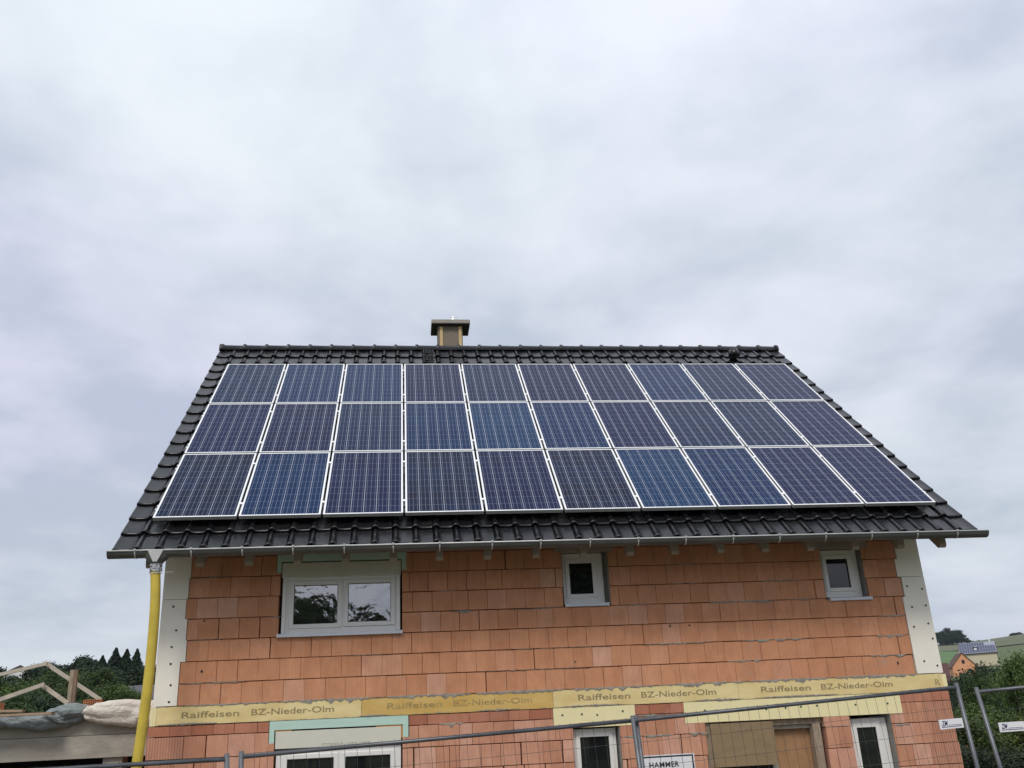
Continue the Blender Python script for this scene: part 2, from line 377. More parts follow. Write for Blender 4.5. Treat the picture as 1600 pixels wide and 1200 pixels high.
def sheet(name, r0, r1, nr, a0, a1, na, mat, dz=0.0, kind='structure'):
    vs = []; rs = np.geomspace(max(r0, .5), r1, nr) if r0 < 5 else np.linspace(r0, r1, nr)
    for r in rs:
        for k in range(na + 1):
            a = math.radians(a0 + (a1 - a0) * k / na); x = CAM[0] + r * math.sin(a); y = CAM[1] + r * math.cos(a)
            vs.append((x, y, ground(x, y) + dz))
    fs = [(i * (na + 1) + j, i * (na + 1) + j + 1, (i + 1) * (na + 1) + j + 1, (i + 1) * (na + 1) + j) for i in range(nr - 1) for j in range(na)]
    fs = [f[::-1] for f in fs]
    if r0 < 5 and a1 - a0 > 359: vs.append((CAM[0], CAM[1], ground(CAM[0], CAM[1]) + dz)); c = len(vs) - 1; fs += [(c, j + 1, j) for j in range(na)]
    return ob(name, mesh(name, vs, fs, mat, True), kind=kind)
b = MatB('ground'); g = b.n('ShaderNodeNewGeometry').outputs['Position']
gd = b.n('ShaderNodeSeparateXYZ'); b.l(g, gd.inputs[0])
c1 = b.ramp(b.noise(g, .35, 6, .6), [(.35, (.055, .085, .025)), (.65, (.10, .12, .04))])
c2 = b.ramp(b.noise(g, 1.5, 6, .65), [(.35, (.09, .072, .055)), (.65, (.17, .14, .108))])
dist = b.n('ShaderNodeVectorMath', operation='DISTANCE'); b.l(g, dist.inputs[0]); dist.inputs[1].default_value = (5, 0, -2.9)
f = b.ramp(b.ma('DIVIDE', b.ma('ADD', dist.outputs['Value'], b.ma('MULTIPLY', b.noise(g, .5, 4), 8)), 40), [(.38, (0, 0, 0)), (.55, (1, 1, 1))])
b.col(b.mix(f, c2, c1)); b.rough(.95); b.bump(b.noise(g, 4, 5, .6), .05); M['ground'] = b.m
b = MatB('meadow'); g = b.n('ShaderNodeNewGeometry').outputs['Position']
b.col(b.ramp(b.noise(g, .03, 5, .6), [(.35, (.060, .125, .032)), (.65, (.085, .155, .042))])); b.rough(.95); M['meadow'] = b.m
b = MatB('vineyard'); g = b.n('ShaderNodeNewGeometry').outputs['Position']
w = b.n('ShaderNodeTexWave'); b.l(b.map(g, (1, .35, 0)), w.inputs[0]); w.inputs['Scale'].default_value = .12; w.inputs['Distortion'].default_value = 1.5
c = b.mix(b.ma('MULTIPLY', w.outputs['Fac'], .5), (.085, .105, .045), (.125, .13, .07))
b.col(b.mix(.5, c, b.ramp(b.noise(g, .02, 4), [(.4, (.085, .105, .045)), (.6, (.14, .13, .07))]))); b.rough(.95); M['vineyard'] = b.m
sheet('ground', .5, 1490, 100, -180, 180, 144, M['ground'])
sheet('meadow', 330, 640, 16, 24, 32.35, 10, M['meadow'], .4)
sheet('vineyard', 641, 1400, 20, 20, 50, 20, M['vineyard'], .5)

# ---------------------------------------------------------------- house
house = thing('house', 'unfinished two-storey house of bare orange clay bricks under a black tiled roof', 'house', (5.7, 5, -2.95))
HO = np.array([5.7, 5, -2.95])
# children are written in world coordinates, so carry the offset once per part
def hp(name, mat, mb, parent=None, smooth=False, **k):
    o = mb.make(name, mat, parent or house, smooth, **k)
    if parent is None or parent is house: o.location = tuple(-HO)
    return o

OPEN = [(2.15, 3.665, .745, 1.70), (5.72, 6.345, .995, 1.72), (9.245, 9.85, .975, 1.67),
        (2.165, 3.66, -1.75, -.33), (5.735, 6.32, -1.75, -.455), (7.40, 8.95, -2.95, -.465), (9.295, 9.845, -1.75, -.465)]
def subtract(rect, holes):
    rs = [rect]
    for hx0, hx1, hz0, hz1 in holes:
        nx = []
        for x0, x1, z0, z1 in rs:
            if hx1 <= x0 or hx0 >= x1 or hz1 <= z0 or hz0 >= z1: nx.append((x0, x1, z0, z1)); continue
            if hx0 > x0: nx.append((x0, hx0, z0, z1))
            if hx1 < x1: nx.append((hx1, x1, z0, z1))
            a, c_ = max(x0, hx0), min(x1, hx1)
            if hz0 > z0: nx.append((a, c_, z0, hz0))
            if hz1 < z1: nx.append((a, c_, hz1, z1))
        rs = nx
    return rs
wall = None
wb = MB()
for x0, x1, z0, z1 in subtract((.76, 10.66, -3.4, 2.15), OPEN): wb.box(x0, x1, .10, .365, z0, z1)
wall = hp('wall', M['joint'], wb)
def wp(name, mat, mb, **k): return mb.make(name, mat, wall, **k)
# gable walls and back wall
gm = brick_mat('gable_brick', [(0, (.50, .2, .11)), (1, (.56, .24, .135))])
for nm, xa, xb_ in (('gable_wall', .748, 1.11), ('gable_wall', 10.31, 10.672)):
    a = MB(); a.prism_x([(.366, -3.4), (8.6, -3.4), (8.6, 2.3), (4.45, 6.12), (.366, 2.3)], xa, xb_); hp(nm, gm, a)
a = MB(); a.box(1.115, 10.305, 8.3, 8.6, -3.4, 2.3); hp('back_wall', gm, a)
a = MB(); a.box(1.12, 10.3, .37, 8.29, -.25, -.02); hp('floor_slab', M['concrete'], a)
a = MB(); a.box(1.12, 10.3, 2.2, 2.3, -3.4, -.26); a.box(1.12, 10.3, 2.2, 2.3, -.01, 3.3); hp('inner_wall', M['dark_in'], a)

# bricks
EL = [1.02, 1.022, 1.079, 1.065, 1.038, 1.052, 1.066, 1.066]; ER = [10.315, 10.313, 10.313, 10.313, 10.35, 10.30, 10.338, 10.34]
J0 = [1.273, 1.207, 1.338, 1.231, 1.167, 1.305, 1.18, 1.26]
UPH = [(2.10, 3.72, 1.53, 1.765), (2.152, 3.664, .742, 1.66), (5.725, 6.342, 1.0, 1.70), (5.634, 6.418, 1.70, 2.2), (9.25, 9.846, .98, 1.655), (9.13, 9.95, 1.655, 2.2)]
LOH = [(2.095, 3.745, -.462, -.2), (2.163, 3.665, -1.8, -.33), (5.498, 6.532, -.455, -.2), (5.733, 6.322, -1.8, -.45), (7.148, 10.023, -.467, -.2), (7.40, 8.95, -3.4, -.465), (9.293, 9.847, -1.8, -.465)]
pieces = []
for k in range(8):
    z0, z1 = .25 * k + .0035, .25 * (k + 1)
    x = J0[k] - .2451
    if k == 0: x = 1.273 - .2451
    xs = [EL[k] + .004]; q = x
    while q < ER[k]:
        if q > EL[k] + .03: xs.append(q + R.uniform(-.004, .004))
        q += .2451 + (R.uniform(-.002, .002)) - (.0 if R.random() > .05 else .035)
    xs.append(ER[k] - .003)
    for i in range(len(xs) - 1):
        gap = R.choice([.002, .002, .003, .003, .004, .004, .006]) + (.008 if R.random() < .05 else 0)
        for r_ in subtract((xs[i], xs[i + 1] - gap, z0, z1 - R.uniform(.004, .008)), UPH): pieces.append((*r_, 'brick'))
zs = [-.218, -.337, -.585, -.838, -1.09, -1.34, -1.59, -1.84, -2.09, -2.34, -2.59, -2.84, -3.09]
for k in range(len(zs) - 1):
    z1, z0 = zs[k], zs[k + 1]
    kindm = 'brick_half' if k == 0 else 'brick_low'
    xs = [.713]
    if k > 0:
        xs.append(.713 + (.42 if k % 2 else .30)); 
        rend = 10.31 if k % 2 else 10.38
    else: rend = 10.456
    q = [.957, 1.39, 1.26, 1.37, 1.24][k % 5] if k < 5 else 1.3
    while q < rend - .06:
        if q > xs[-1] + .06: xs.append(q + R.uniform(-.01, .01))
        q += .2505 if R.random() > .12 or k == 0 else R.choice([.16, .12, .30])
    xs += [rend, 10.700]
    for i in range(len(xs) - 1):
        gap = R.choice([.002, .003, .004, .005]) + (.012 if R.random() < .12 else 0)
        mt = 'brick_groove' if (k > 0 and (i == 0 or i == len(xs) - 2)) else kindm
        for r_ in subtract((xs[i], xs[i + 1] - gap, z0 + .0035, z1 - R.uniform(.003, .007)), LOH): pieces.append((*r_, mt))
scored = []
for p in pieces:
    x0, x1, z0, z1, mt = p
    if x1 - x0 < .012 or z1 - z0 < .012: continue
    c = np.array([(x0 + x1) / 2, 0, (z0 + z1) / 2]); d = c - CAM; dep = d @ CF
    py = 600 - FPX * (d @ CU) / dep; top = np.array([c[0], 0, z1]) - CAM; pty = 600 - FPX * (top @ CU) / (top @ CF)
    vis = max(0.0, min(1.0, (1200 - pty) / 30.0)) if py > 1185 else 1.0
    if z0 > 1.6: vis = 0.0
    scored.append((vis * (x1 - x0) * (z1 - z0) / dep ** 2, p))
scored.sort(key=lambda s: -s[0])
cache = {}
rest = {}
nb = 0
for sc, (x0, x1, z0, z1, mt) in scored:
    dy = R.uniform(-.003, .003) - (.002 if mt != 'brick' else 0); w_, h_ = round(x1 - x0, 3), round(z1 - z0, 3)
    if sc > 0 and nb < 299:
        key = (w_, h_, mt)
        if key not in cache:
            a = MB(); c_ = .0022; w2, h2 = w_ , h_
            # front face with a small arris all round
            vs = [(c_, 0, c_), (w2 - c_, 0, c_), (w2 - c_, 0, h2 - c_), (c_, 0, h2 - c_), (0, c_, 0), (w2, c_, 0), (w2, c_, h2), (0, c_, h2), (0, .098, 0), (w2, .098, 0), (w2, .098, h2), (0, .098, h2)]
            fs = [(0, 1, 2, 3)] + [(i, i + 4, (i + 1) % 4 + 4, (i + 1) % 4) for i in range(4)] + [(i + 4, i + 8, (i + 1) % 4 + 8, (i + 1) % 4 + 4) for i in range(4)]
            cache[key] = mesh('brick', vs, fs, M[mt])
        ob('brick', cache[key], wall, (x0, dy, z0)); nb += 1
    else:
        rest.setdefault(mt, MB()).box(x0, x1, dy, .098, z0, z1)
mats_ = list(rest); a = MB()
for i, mt in enumerate(mats_):
    a.cur = i; src = rest[mt]; a.add(src.v, src.f)
wp('brickwork', [M[k] for k in mats_], a, kind='stuff')

# mortar squeezed out of bed joints
def smear(x0, x1, z, up, dn, seed, y=-.006):
    n = max(6, int((x1 - x0) / .012)); top = []; bot = []
    for i in range(n + 1):
        x = x0 + (x1 - x0) * i / n; t = max(0.0, math.sin(math.pi * i / n)) ** .5
        n_ = noise.noise(Vector((x * 14, seed, 0))) ; n2_ = noise.noise(Vector((x * 45, seed + 9, 0)))
        top.append((x, z + up * t * max(.05, .55 + .6 * n2_))); bot.append((x, z - 1.3 * dn * t * max(.04, .5 + .9 * n_ + .45 * n2_)))
    a = MB(); poly_t = top; poly_b = bot
    vs = []; fs = []
    for (x, zt), (_, zb_) in zip(poly_t, poly_b):
        dd = y + .004 * noise.noise(Vector((x * 30, seed, 4)))
        vs += [(x, dd, zt), (x, dd - .003, (zt + zb_) / 2), (x, dd, zb_), (x, .003, zt), (x, .003, zb_)]
    for i in range(n):
        p = i * 5; q_ = p + 5
        fs += [(p, p + 1, q_ + 1, q_), (p + 1, p + 2, q_ + 2, q_ + 1), (p + 3, p, q_, q_ + 3), (p + 2, p + 4, q_ + 4, q_ + 2)]
    a.add(vs, [f[::-1] for f in fs]); return a
SM = [(4.12, 4.36, 1.25, .006, .012), (4.27, 4.55, .99, .01, .03), (5.0, 5.5, .99, .003, .006), (7.2, 7.55, 1.5, .004, .008), (1.1, 1.55, 1.505, .004, .01),
      (7.15, 7.55, 1.25, .004, .01), (7.6, 8.6, 1.0, .006, .025), (8.7, 9.1, 1.0, .004, .016), (2.0, 2.2, 1.0, .003, .01), (9.95, 10.3, .75, .01, .014), (9.85, 10.29, .5, .008, .03),
      (9.7, 10.3, .25, .006, .03), (8.0, 8.9, .5, .01, .02), (6.7, 7.6, .5, .008, .016), (7.8, 8.3, .255, .006, .028), (5.0, 6.3, .5, .003, .008), (1.05, 1.8, .25, .003, .014),
      (3.0, 3.5, .5, .002, .006), (4.6, 6.0, .25, .003, .007), (1.08, 1.5, .75, .003, .01), (5.3, 5.7, .997, .004, .012), (9.9, 10.1, 1.0, .003, .012), (6.4, 6.9, 1.0, .003, .008), (8.3, 9.0, 1.25, .004, .014),
      (4.1, 4.4, -.335, .012, .03), (9.0, 9.28, -.585, .012, .012), (6.6, 7.0, -.585, .015, .03), (7.2, 7.42, -.585, .02, .03), (9.86, 10.1, -.60, .006, .016), (6.55, 6.9, -.345, .01, .025), (6.34, 6.5, -.585, .02, .02)]
for i, (x0, x1, z, u_, d_) in enumerate(SM): wp('mortar_smear', M['mortar'], smear(x0, x1, z, u_, d_, i * 3.7))
for i in range(8):
    x0 = 1.05 + i * 1.16; wp('mortar_smear', M['mortar'], smear(x0, x0 + 1.155, -.002, .014 if i in (0, 4) else .022, .034 if i not in (0,) else .018, 50 + i * 2.3, -.011))
for i, (x0, x1) in enumerate([(.82, 1.5), (5.6, 6.4), (7.3, 7.9), (8.1, 9.2), (3.15, 3.5), (4.6, 5.1)]):
    wp('mortar_smear', M['mortar'], smear(x0, x1, -.205, .022, .012, 80 + i * 2.3, -.010))
# chipped dark holes in bricks
for px, py in ((1077, 977), (1047, 978), (899, 1034), (315, 1049), (319, 970), (1403, 1036)):
    p = at(px, py, 0); a = MB(); rr = R.uniform(.008, .014)
    a.prism([(p[0] + rr * math.cos(t) * R.uniform(.7, 1.2), p[2] + rr * 1.3 * math.sin(t) * R.uniform(.7, 1.2)) for t in np.linspace(0, 2 * math.pi, 8)[:-1]], -.0055, .001)
    wp('drill_hole', M['dowel'], a)

# white foam corner boards
def corner_board(poly, dots, name='insulation_board'):
    a = MB(); a.prism(poly, -.006, .07); o = hp(name, M['white_board'], a)
    for x, z in dots:
        a = MB(); a.prism([(x + .013 * math.cos(t), z + .013 * math.sin(t)) for t in np.linspace(0, 2 * math.pi, 13)[:-1]], -.010, -.004); a.make('dowel', M['dowel'], o)
    return o
def stair(k0, k1, edges, xo, left):
    pts = []
    for k in range(k0, k1):
        a_, c_ = .25 * k + (.003 if k > k0 else 0), .25 * (k + 1)
        pts += [(edges[k], a_), (edges[k], c_)]
    return pts
L1 = [(1.018, .004)] + [(1.018, .5), (1.076, .5), (1.076, .752), (1.062, .752), (1.062, 1.0), (1.035, 1.0), (1.035, 1.238)] + [(.748, 1.238), (.748, .004)]
corner_board(L1, [(.886, 1.155), (.943, .872), (.907, .678), (.911, .482), (.931, .24), (.928, .05)])
L2 = [(1.035, 1.244), (1.05, 1.25), (1.05, 1.5), (1.064, 1.503), (1.064, 2.12), (.748, 2.12), (.748, 1.244)]
corner_board(L2, [])
R1 = [(10.674, .004), (10.674, 1.25), (10.354, 1.25), (10.354, .985), (10.317, .985), (10.317, .004)]
corner_board(R1, [(10.409, 1.126), (10.615, 1.084), (10.422, .851), (10.621, .866), (10.394, .594), (10.604, .63), (10.623, .436), (10.443, .156), (10.613, .094)])
R2 = [(10.672, 1.256), (10.672, 2.12), (10.342, 2.12), (10.342, 1.49), (10.304, 1.49), (10.304, 1.256)]
corner_board(R2, [])
# lower floor band of yellow foam with the printed merchant name
BX = [.797, 3.178, 5.513, 7.883, 10.60]
for i in range(4):
    a = MB(); a.box(BX[i], BX[i + 1] - .004, -.008, .07, -.213, -.006)
    o = hp('insulation_board', M['band_old'] if i == 1 else M['band'], a)
    if i == 1: o['label'] = 'older orange-yellow insulation board with faded print'
    x0 = [1.085, 3.482, 5.825, 8.181][i]
    m_ = M['print_faint'] if i == 1 else M['print']
    lettering('Raiffeisen', o, x0, x0 + .66, -.139, -.070, -.0095, m_, bold=.008)
    lettering('BZ-Nieder-Olm', o, x0 + .80, x0 + 1.765, -.139, -.070, -.0095, m_, bold=.008)
a = MB(); a.box(10.602, 10.645, -.006, .07, -.212, -.006); o = hp('insulation_board', M['band'], a)
lettering('R', o, 10.535, 10.60, -.150, -.075, -.0095, M['print'])
a = MB(); a.box(10.648, 10.708, .004, .07, -.212, -.012); hp('insulation_board', M['ins_pale'], a)
for x0, x1, y_ in ((.762, .793, -.004), (.722, .758, .006)):
    a = MB(); a.box(x0, x1, y_, .07, -.212, -.008); hp('insulation_board', M['ins_pale'], a)
# pale lintel boards with green dowels
for x0, x1, z0, dots in ((5.503, 6.528, -.452, [(5.614, -.300), (5.857, -.299), (6.049, -.315), (6.374, -.285)]),
                         (7.153, 10.018, -.464, [(7.418, -.322), (8.216, -.341), (8.472, -.337), (8.674, -.332), (8.887, -.328), (9.403, -.338), (9.835, -.341)])):
    a = MB(); a.box(x0, x1, -.004, .07, z0, -.217); o = hp('lintel_board', M['ins_pale'], a)
    for x, z in dots:
        a = MB(); a.prism([(x + .0125 * math.cos(t), z + .0125 * math.sin(t)) for t in np.linspace(0, 2 * math.pi, 13)[:-1]], -.008, -.002); a.make('dowel', M['dowel_g'], o)
# concrete lintels over the small windows
for x0, x1, z0 in ((5.636, 6.416, 1.702), (9.132, 9.948, 1.657)):
    a = MB(); a.box(x0, x1, .002, .10, z0, 2.12); hp('lintel', M['concrete_l'], a)

# windows
def window(x0, x1, z0, z1, yf, panes, sill=None, fr=(.05, .05, .06, .05), glass='glass', extra=None, bars=True):
    fr = (panes[0][0] - .046 - x0, x1 - panes[-1][1] - .046, panes[0][2] - .046 - z0, z1 - panes[0][3] - .046)
    a = MB(); a.ring(x0, x1, z0, z1, *fr, yf, yf + .07)
    for px0, px1, _, _ in panes[1:]:
        pass
    # mullions between panes
    for (p, q) in zip(panes[:-1], panes[1:]): a.box(p[1] + .046, q[0] - .046, yf, yf + .07, z0 + fr[2], z1 - fr[3])
    w_ = hp('window', M['frame'], a); bevel(w_, .004)
    for (px0, px1, pz0, pz1) in panes:
        a = MB(); sw = .052
        a.ring(px0 - sw, px1 + sw, pz0 - sw, pz1 + sw, sw, sw, sw, sw, yf - .014, yf + .05); sa = a.make('sash', M['frame'], w_); bevel(sa, .005)
        a = MB(); a.ring(px0, px1, pz0, pz1, .005, .005, .005, .005, yf - .002, yf + .03); a.make('seal', M['seal'], w_)
        a = MB(); a.box(px0 + .005, px1 - .005, yf + .012, yf + .036, pz0 + .005, pz1 - .005); a.make('pane', M[glass], w_)
    if sill:
        sx0, sx1, sz, sd_ = sill
        a = MB(); a.add([(sx0, sd_, sz), (sx1, sd_, sz), (sx1, sd_, sz + .038), (sx0, sd_, sz + .038), (sx0, yf, sz + .046), (sx1, yf, sz + .046), (sx0, yf, sz), (sx1, yf, sz)],
                        [(0, 1, 2, 3), (3, 2, 5, 4), (0, 6, 7, 1), (0, 3, 4, 6), (1, 7, 5, 2)])
        s_ = a.make('window_sill', M['alu'], w_)
        a = MB(); a.box(sx0 - .012, sx0, sd_ - .003, yf - .02, sz - .003, sz + .04); a.box(sx1, sx1 + .012, sd_ - .003, yf - .02, sz - .003, sz + .04); a.make('sill_cap', M['alu_cap'], w_)
    return w_
# big upper window with shutter box
w1 = window(2.182, 3.64, .785, 1.470, .03, [(2.325, 2.862, .897, 1.372), (2.993, 3.520, .905, 1.378)], (2.155, 3.655, .742, -.045), (.045, .045, .06, .05))
a = MB(); a.box(2.170, 3.650, .012, .18, 1.478, 1.655); o = a.make('shutter_box', M['box_white'], w1); bevel(o, .004)
a = MB(); a.box(2.175, 3.645, .008, .1, 1.470, 1.4775); a.make('shutter_lip', M['frame'], w1)
for x0, x1 in ((2.186, 2.228), (3.595, 3.636)):
    a = MB(); a.box(x0, x1, .008, .028, .79, 1.468); a.make('guide_rail', M['frame'], w1)
for rc in ((2.105, 3.718, 1.672, 1.763), (2.105, 2.160, 1.533, 1.6715), (3.660, 3.718, 1.533, 1.6715)):
    a = MB(); a.box(rc[0], rc[1], .004, .10, rc[2], rc[3]); hp('foam_surround', M['green_foam'], a)
# two small upper windows
w2 = window(5.737, 6.285, 1.042, 1.694, .10, [(5.838, 6.142, 1.170, 1.568)], (5.752, 6.300, .998, -.03), (.05, .05, .05, .05), 'glass2')
w3 = window(9.270, 9.818, 1.022, 1.650, .10, [(9.372, 9.672, 1.148, 1.532)], (9.310, 9.868, .965, -.03), (.05, .05, .05, .05), 'glass2')
for x0, x1, z0, z1 in ((5.7285, 6.34, 1.0, 1.70), (9.2535, 9.844, .98, 1.655)):
    a = MB(); a.box(x1 - .012, x1 - .002, .004, .21, z0 + .03, z1 - .003); hp('mortar_reveal', M['mortar_dark'], a)
    a = MB(); a.box(x1 - .045, x1 - .0125, .125, .21, z0 + .03, z1 - .003); hp('gap_filler', M['mortar_dark'], a)
    a = MB(); a.box(x0 - .001, x0 + .006, .004, .21, z0 + .03, z1 - .003); hp('mortar_reveal', M['mortar_dark'], a)
# ground floor windows
w4 = window(2.188, 3.646, -1.70, -.545, .03, [(2.318, 2.858, -1.60, -.648), (2.993, 3.520, -1.60, -.648)], None, (.09, .05, .08, .05), 'glass2')
a = MB(); a.box(2.176, 3.648, -.004, .15, -.528, -.336); o = a.make('shutter_box', M['box_white'], w4); bevel(o, .003)
a = MB(); a.box(2.20, 3.62, .012, .03, -.541, -.529); a.make('shutter_slot', M['seal'], w4)
me_ = lettering('STYRODUR  10MM  15MM', o, 2.72, 3.27, -.512, -.488, -.0055, M['ink_grey'])
for rc in ((2.102, 3.735, -.318, -.217), (2.102, 2.160, -.462, -.3185), (3.668, 3.735, -.462, -.3185)):
    a = MB(); a.box(rc[0], rc[1], -.003, .10, rc[2], rc[3]); hp('foam_surround', M['green_foam'], a)
for rc in ((2.165, 2.36, -.3355, -.3195), (3.35, 3.655, -.3355, -.3195), (3.650, 3.666, -.47, -.3365)):
    a = MB(); a.box(rc[0], rc[1], .006, .09, rc[2], rc[3]); hp('mounting_foam', M['orange_foam'], a)
w5 = window(5.745, 6.285, -1.70, -.470, .10, [(5.832, 6.192, -1.60, -.565)], None, (.05, .05, .08, .05), 'glass2')
w6 = window(9.300, 9.822, -1.70, -.505, .10, [(9.412, 9.668, -1.60, -.615)], None, (.05, .08, .08, .05), 'glass2')
for x0, x1 in ((5.735, 6.320), (9.295, 9.845)):
    a = MB(); a.box(x1 - .012, x1 - .002, .004, .21, -1.75, -.468); hp('mortar_reveal', M['mortar_dark'], a)
# boarded door opening
a = MB(); a.box(7.44, 8.80, .16, .18, -2.9, -.55); d_ = hp('site_door', M['osb_orange'], a)
a = MB(); a.box(7.402, 7.47, .03, .20, -2.95, -.47); a.make('door_post', M['post_wood'], d_)
a = MB(); a.box(8.80, 8.905, .03, .15, -2.95, -.53); a.make('door_post', M['post_wood'], d_)
a = MB(); a.box(7.475, 8.93, .05, .20, -.535, -.472); a.make('door_head', M['post_wood'], d_)
a = MB(); a.box(8.24, 8.31, .08, .155, -2.95, -.537); a.box(8.311, 8.799, .10, .155, -.585, -.54); a.make('door_batten', M['timber'], d_)
a = MB(); a.box(7.458, 8.262, -.035, -.015, -.985, -.485); o = a.make('plywood_sheet', M['osb_tan'], d_)
a = MB(); a.box(7.472, 8.235, .10, .158, -2.95, -.99); a.make('opening_shade', M['dark_in'], d_)  # solid near-black block standing in for the shade in the opening

# ---------------------------------------------------------------- roof
TH = .7498759579; G0 = np.array([0.6438639, -0.399634, 2.17720595]); UP = np.array([0, math.cos(TH), math.sin(TH)]); NN = np.array([0, -math.sin(TH), math.cos(TH)])
def rp_(x, v, h): return np.array([x, G0[1], G0[2]]) + UP * v + NN * h
RM = Matrix(((1, 0, 0), (0, UP[1], NN[1]), (0, UP[2], NN[2])))
def roof_obj(name, me, parent, x, v, h, **k):
    o = ob(name, me, parent, **k); o.matrix_local = Matrix.Translation(Vector(tuple(rp_(x, v, h)))) @ RM.to_4x4(); return o
a = MB()
def slab(a, x0, x1, v0, v1, h0, h1):
    vs = [rp_(x, v, h) for h in (h0, h1) for x, v in ((x0, v0), (x1, v0), (x1, v1), (x0, v1))]
    a.add(vs, [(0, 3, 2, 1), (4, 5, 6, 7), (0, 1, 5, 4), (1, 2, 6, 5), (2, 3, 7, 6), (3, 0, 4, 7)])
slab(a, .345, 11.11, -.46, 6.46, -.230, -.205)
# rear slope, mirrored about the ridge
yr = 4.45
k0 = len(a.v); vs = [(v[0], 2 * yr - v[1], v[2]) for v in a.v[:8]]; a.add(vs, [f[::-1] for f in a.f[:6]])
roof = hp('roof', M['under'], a)
a = MB(); slab(a, .30, 11.155, -.5, 6.46, -.20, -.14); vs = [(v[0], 2 * yr - v[1], v[2]) for v in a.v]; a2 = MB(); a2.add(vs, [f[::-1] for f in a.f]); a2.make('rear_tiles', M['tile'], roof)
# tile profile: roll at the left side, flat pan to the right
def tile_mesh(prof, L=.402, lift=.030, th=.016, name='roof_tile', closeL=False):
    nu = len(prof); vs = []; fs = []
    rows = [(0.0, -.012), (.010, .0), (.035, .0), (.06, -.001), (.20, .0), (.34, .0), (L, .0)]
    for v, dh in rows:
        k = 1.22 if v < .05 else 1.12 - .55 * v / L
        for u, h in prof:
            inr = -.05 < u < .046 and prof[0][1] > 0
            vs.append((u * k if inr else u, v, h * ((1.14 if v < .04 else 1.0 - .25 * v / L) if inr else 1) + lift * (1 - v / L) + dh))
    nr = len(rows)
    for i in range(nr - 1):
        for j in range(nu - 1): fs.append((i * nu + j, i * nu + j + 1, (i + 1) * nu + j + 1, (i + 1) * nu + j))
    base = len(vs)
    for u, h in prof: vs.append((u, .004, h + lift - th - .012))
    for j in range(nu - 1): fs.append((base + j, base + j + 1, j + 1, j))
    b2 = len(vs)
    for v, dh in rows: vs.append((prof[0][0], v, prof[0][1] + lift * (1 - v / L) - th)); 
    for i in range(nr - 1): fs.append((b2 + i, i * nu, (i + 1) * nu, b2 + i + 1))
    b3 = len(vs)
    for v, dh in rows: vs.append((prof[-1][0], v, prof[-1][1] + lift * (1 - v / L) - th))
    for i in range(nr - 1): fs.append((i * nu + nu - 1, b3 + i, b3 + i + 1, (i + 1) * nu + nu - 1))
    me = mesh(name, vs, fs, M['tile']); sm = [i < (nr - 1) * (nu - 1) for i in range(len(me.polygons))]; me.polygons.foreach_set('use_smooth', sm); return me
TP = .2511
roll = [(-.043, .002), (-.036, .018), (-.022, .032), (-.006, .038), (.010, .036), (.026, .026), (.036, .010), (.045, .004)]
prof = roll + [(.075, .001), (.12, .0), (.165, .001), (.196, .006), (.206, .007)]
TM = tile_mesh(prof)
profL = [(-.05, -.06), (-.049, .004), (-.042, .014), (-.030, .018), (-.018, .012), (-.004, .005), (.05, .001), (.12, .001), (.20, .004)]
TML = tile_mesh(profL, name='verge_tile')
profR = roll + [(.09, .001), (.16, .001), (.215, .004), (.235, .012), (.250, .016), (.262, .010), (.266, .0), (.267, -.06)]
TMR = tile_mesh(profR, name='verge_tile')
V0, VP = -.528, .3635
nt_ = 0; restm = MB(); HT = -.155
def bake(mb, me, x, v, h):
    c = np.zeros(len(me.vertices) * 3, np.float32); me.vertices.foreach_get('co', c); c = c.reshape(-1, 3)
    P = rp_(x, v, h) + c[:, :1] * np.array([1, 0, 0]) + c[:, 1:2] * UP + c[:, 2:3] * NN
    mb.add(P, [tuple(p.vertices) for p in me.polygons])
for k in range(19):
    v = V0 + VP * k
    vis_row = k in (0, 1, 2, 17, 18, 16)
    cols = [('L', .349)] + [('T', .576 + TP * i) for i in range(41)] + [('R', .576 + TP * 41 + .022 - .0)]
    for i, (t, x) in enumerate(cols):
        me = {'L': TML, 'T': TM, 'R': TMR}[t]
        if t == 'R': x = 10.885
        h = HT + R.uniform(-.0015, .0015)
        edge = i in (0, 1) or i >= len(cols) - 2
        if vis_row and nt_ < 262 or (edge and i in (0, len(cols) - 1)):
            roof_obj('roof_tile', me, roof, x + R.uniform(-.001, .001), v + R.uniform(-.002, .002), h); nt_ += 1
        else: bake(restm, me, x, v, h)
o = restm.make('tile_field', M['tile'], roof, kind='stuff'); o.data.polygons.foreach_set('use_smooth', [True] * len(o.data.polygons))
md = o.modifiers.new('split', 'EDGE_SPLIT'); md.split_angle = math.radians(40)
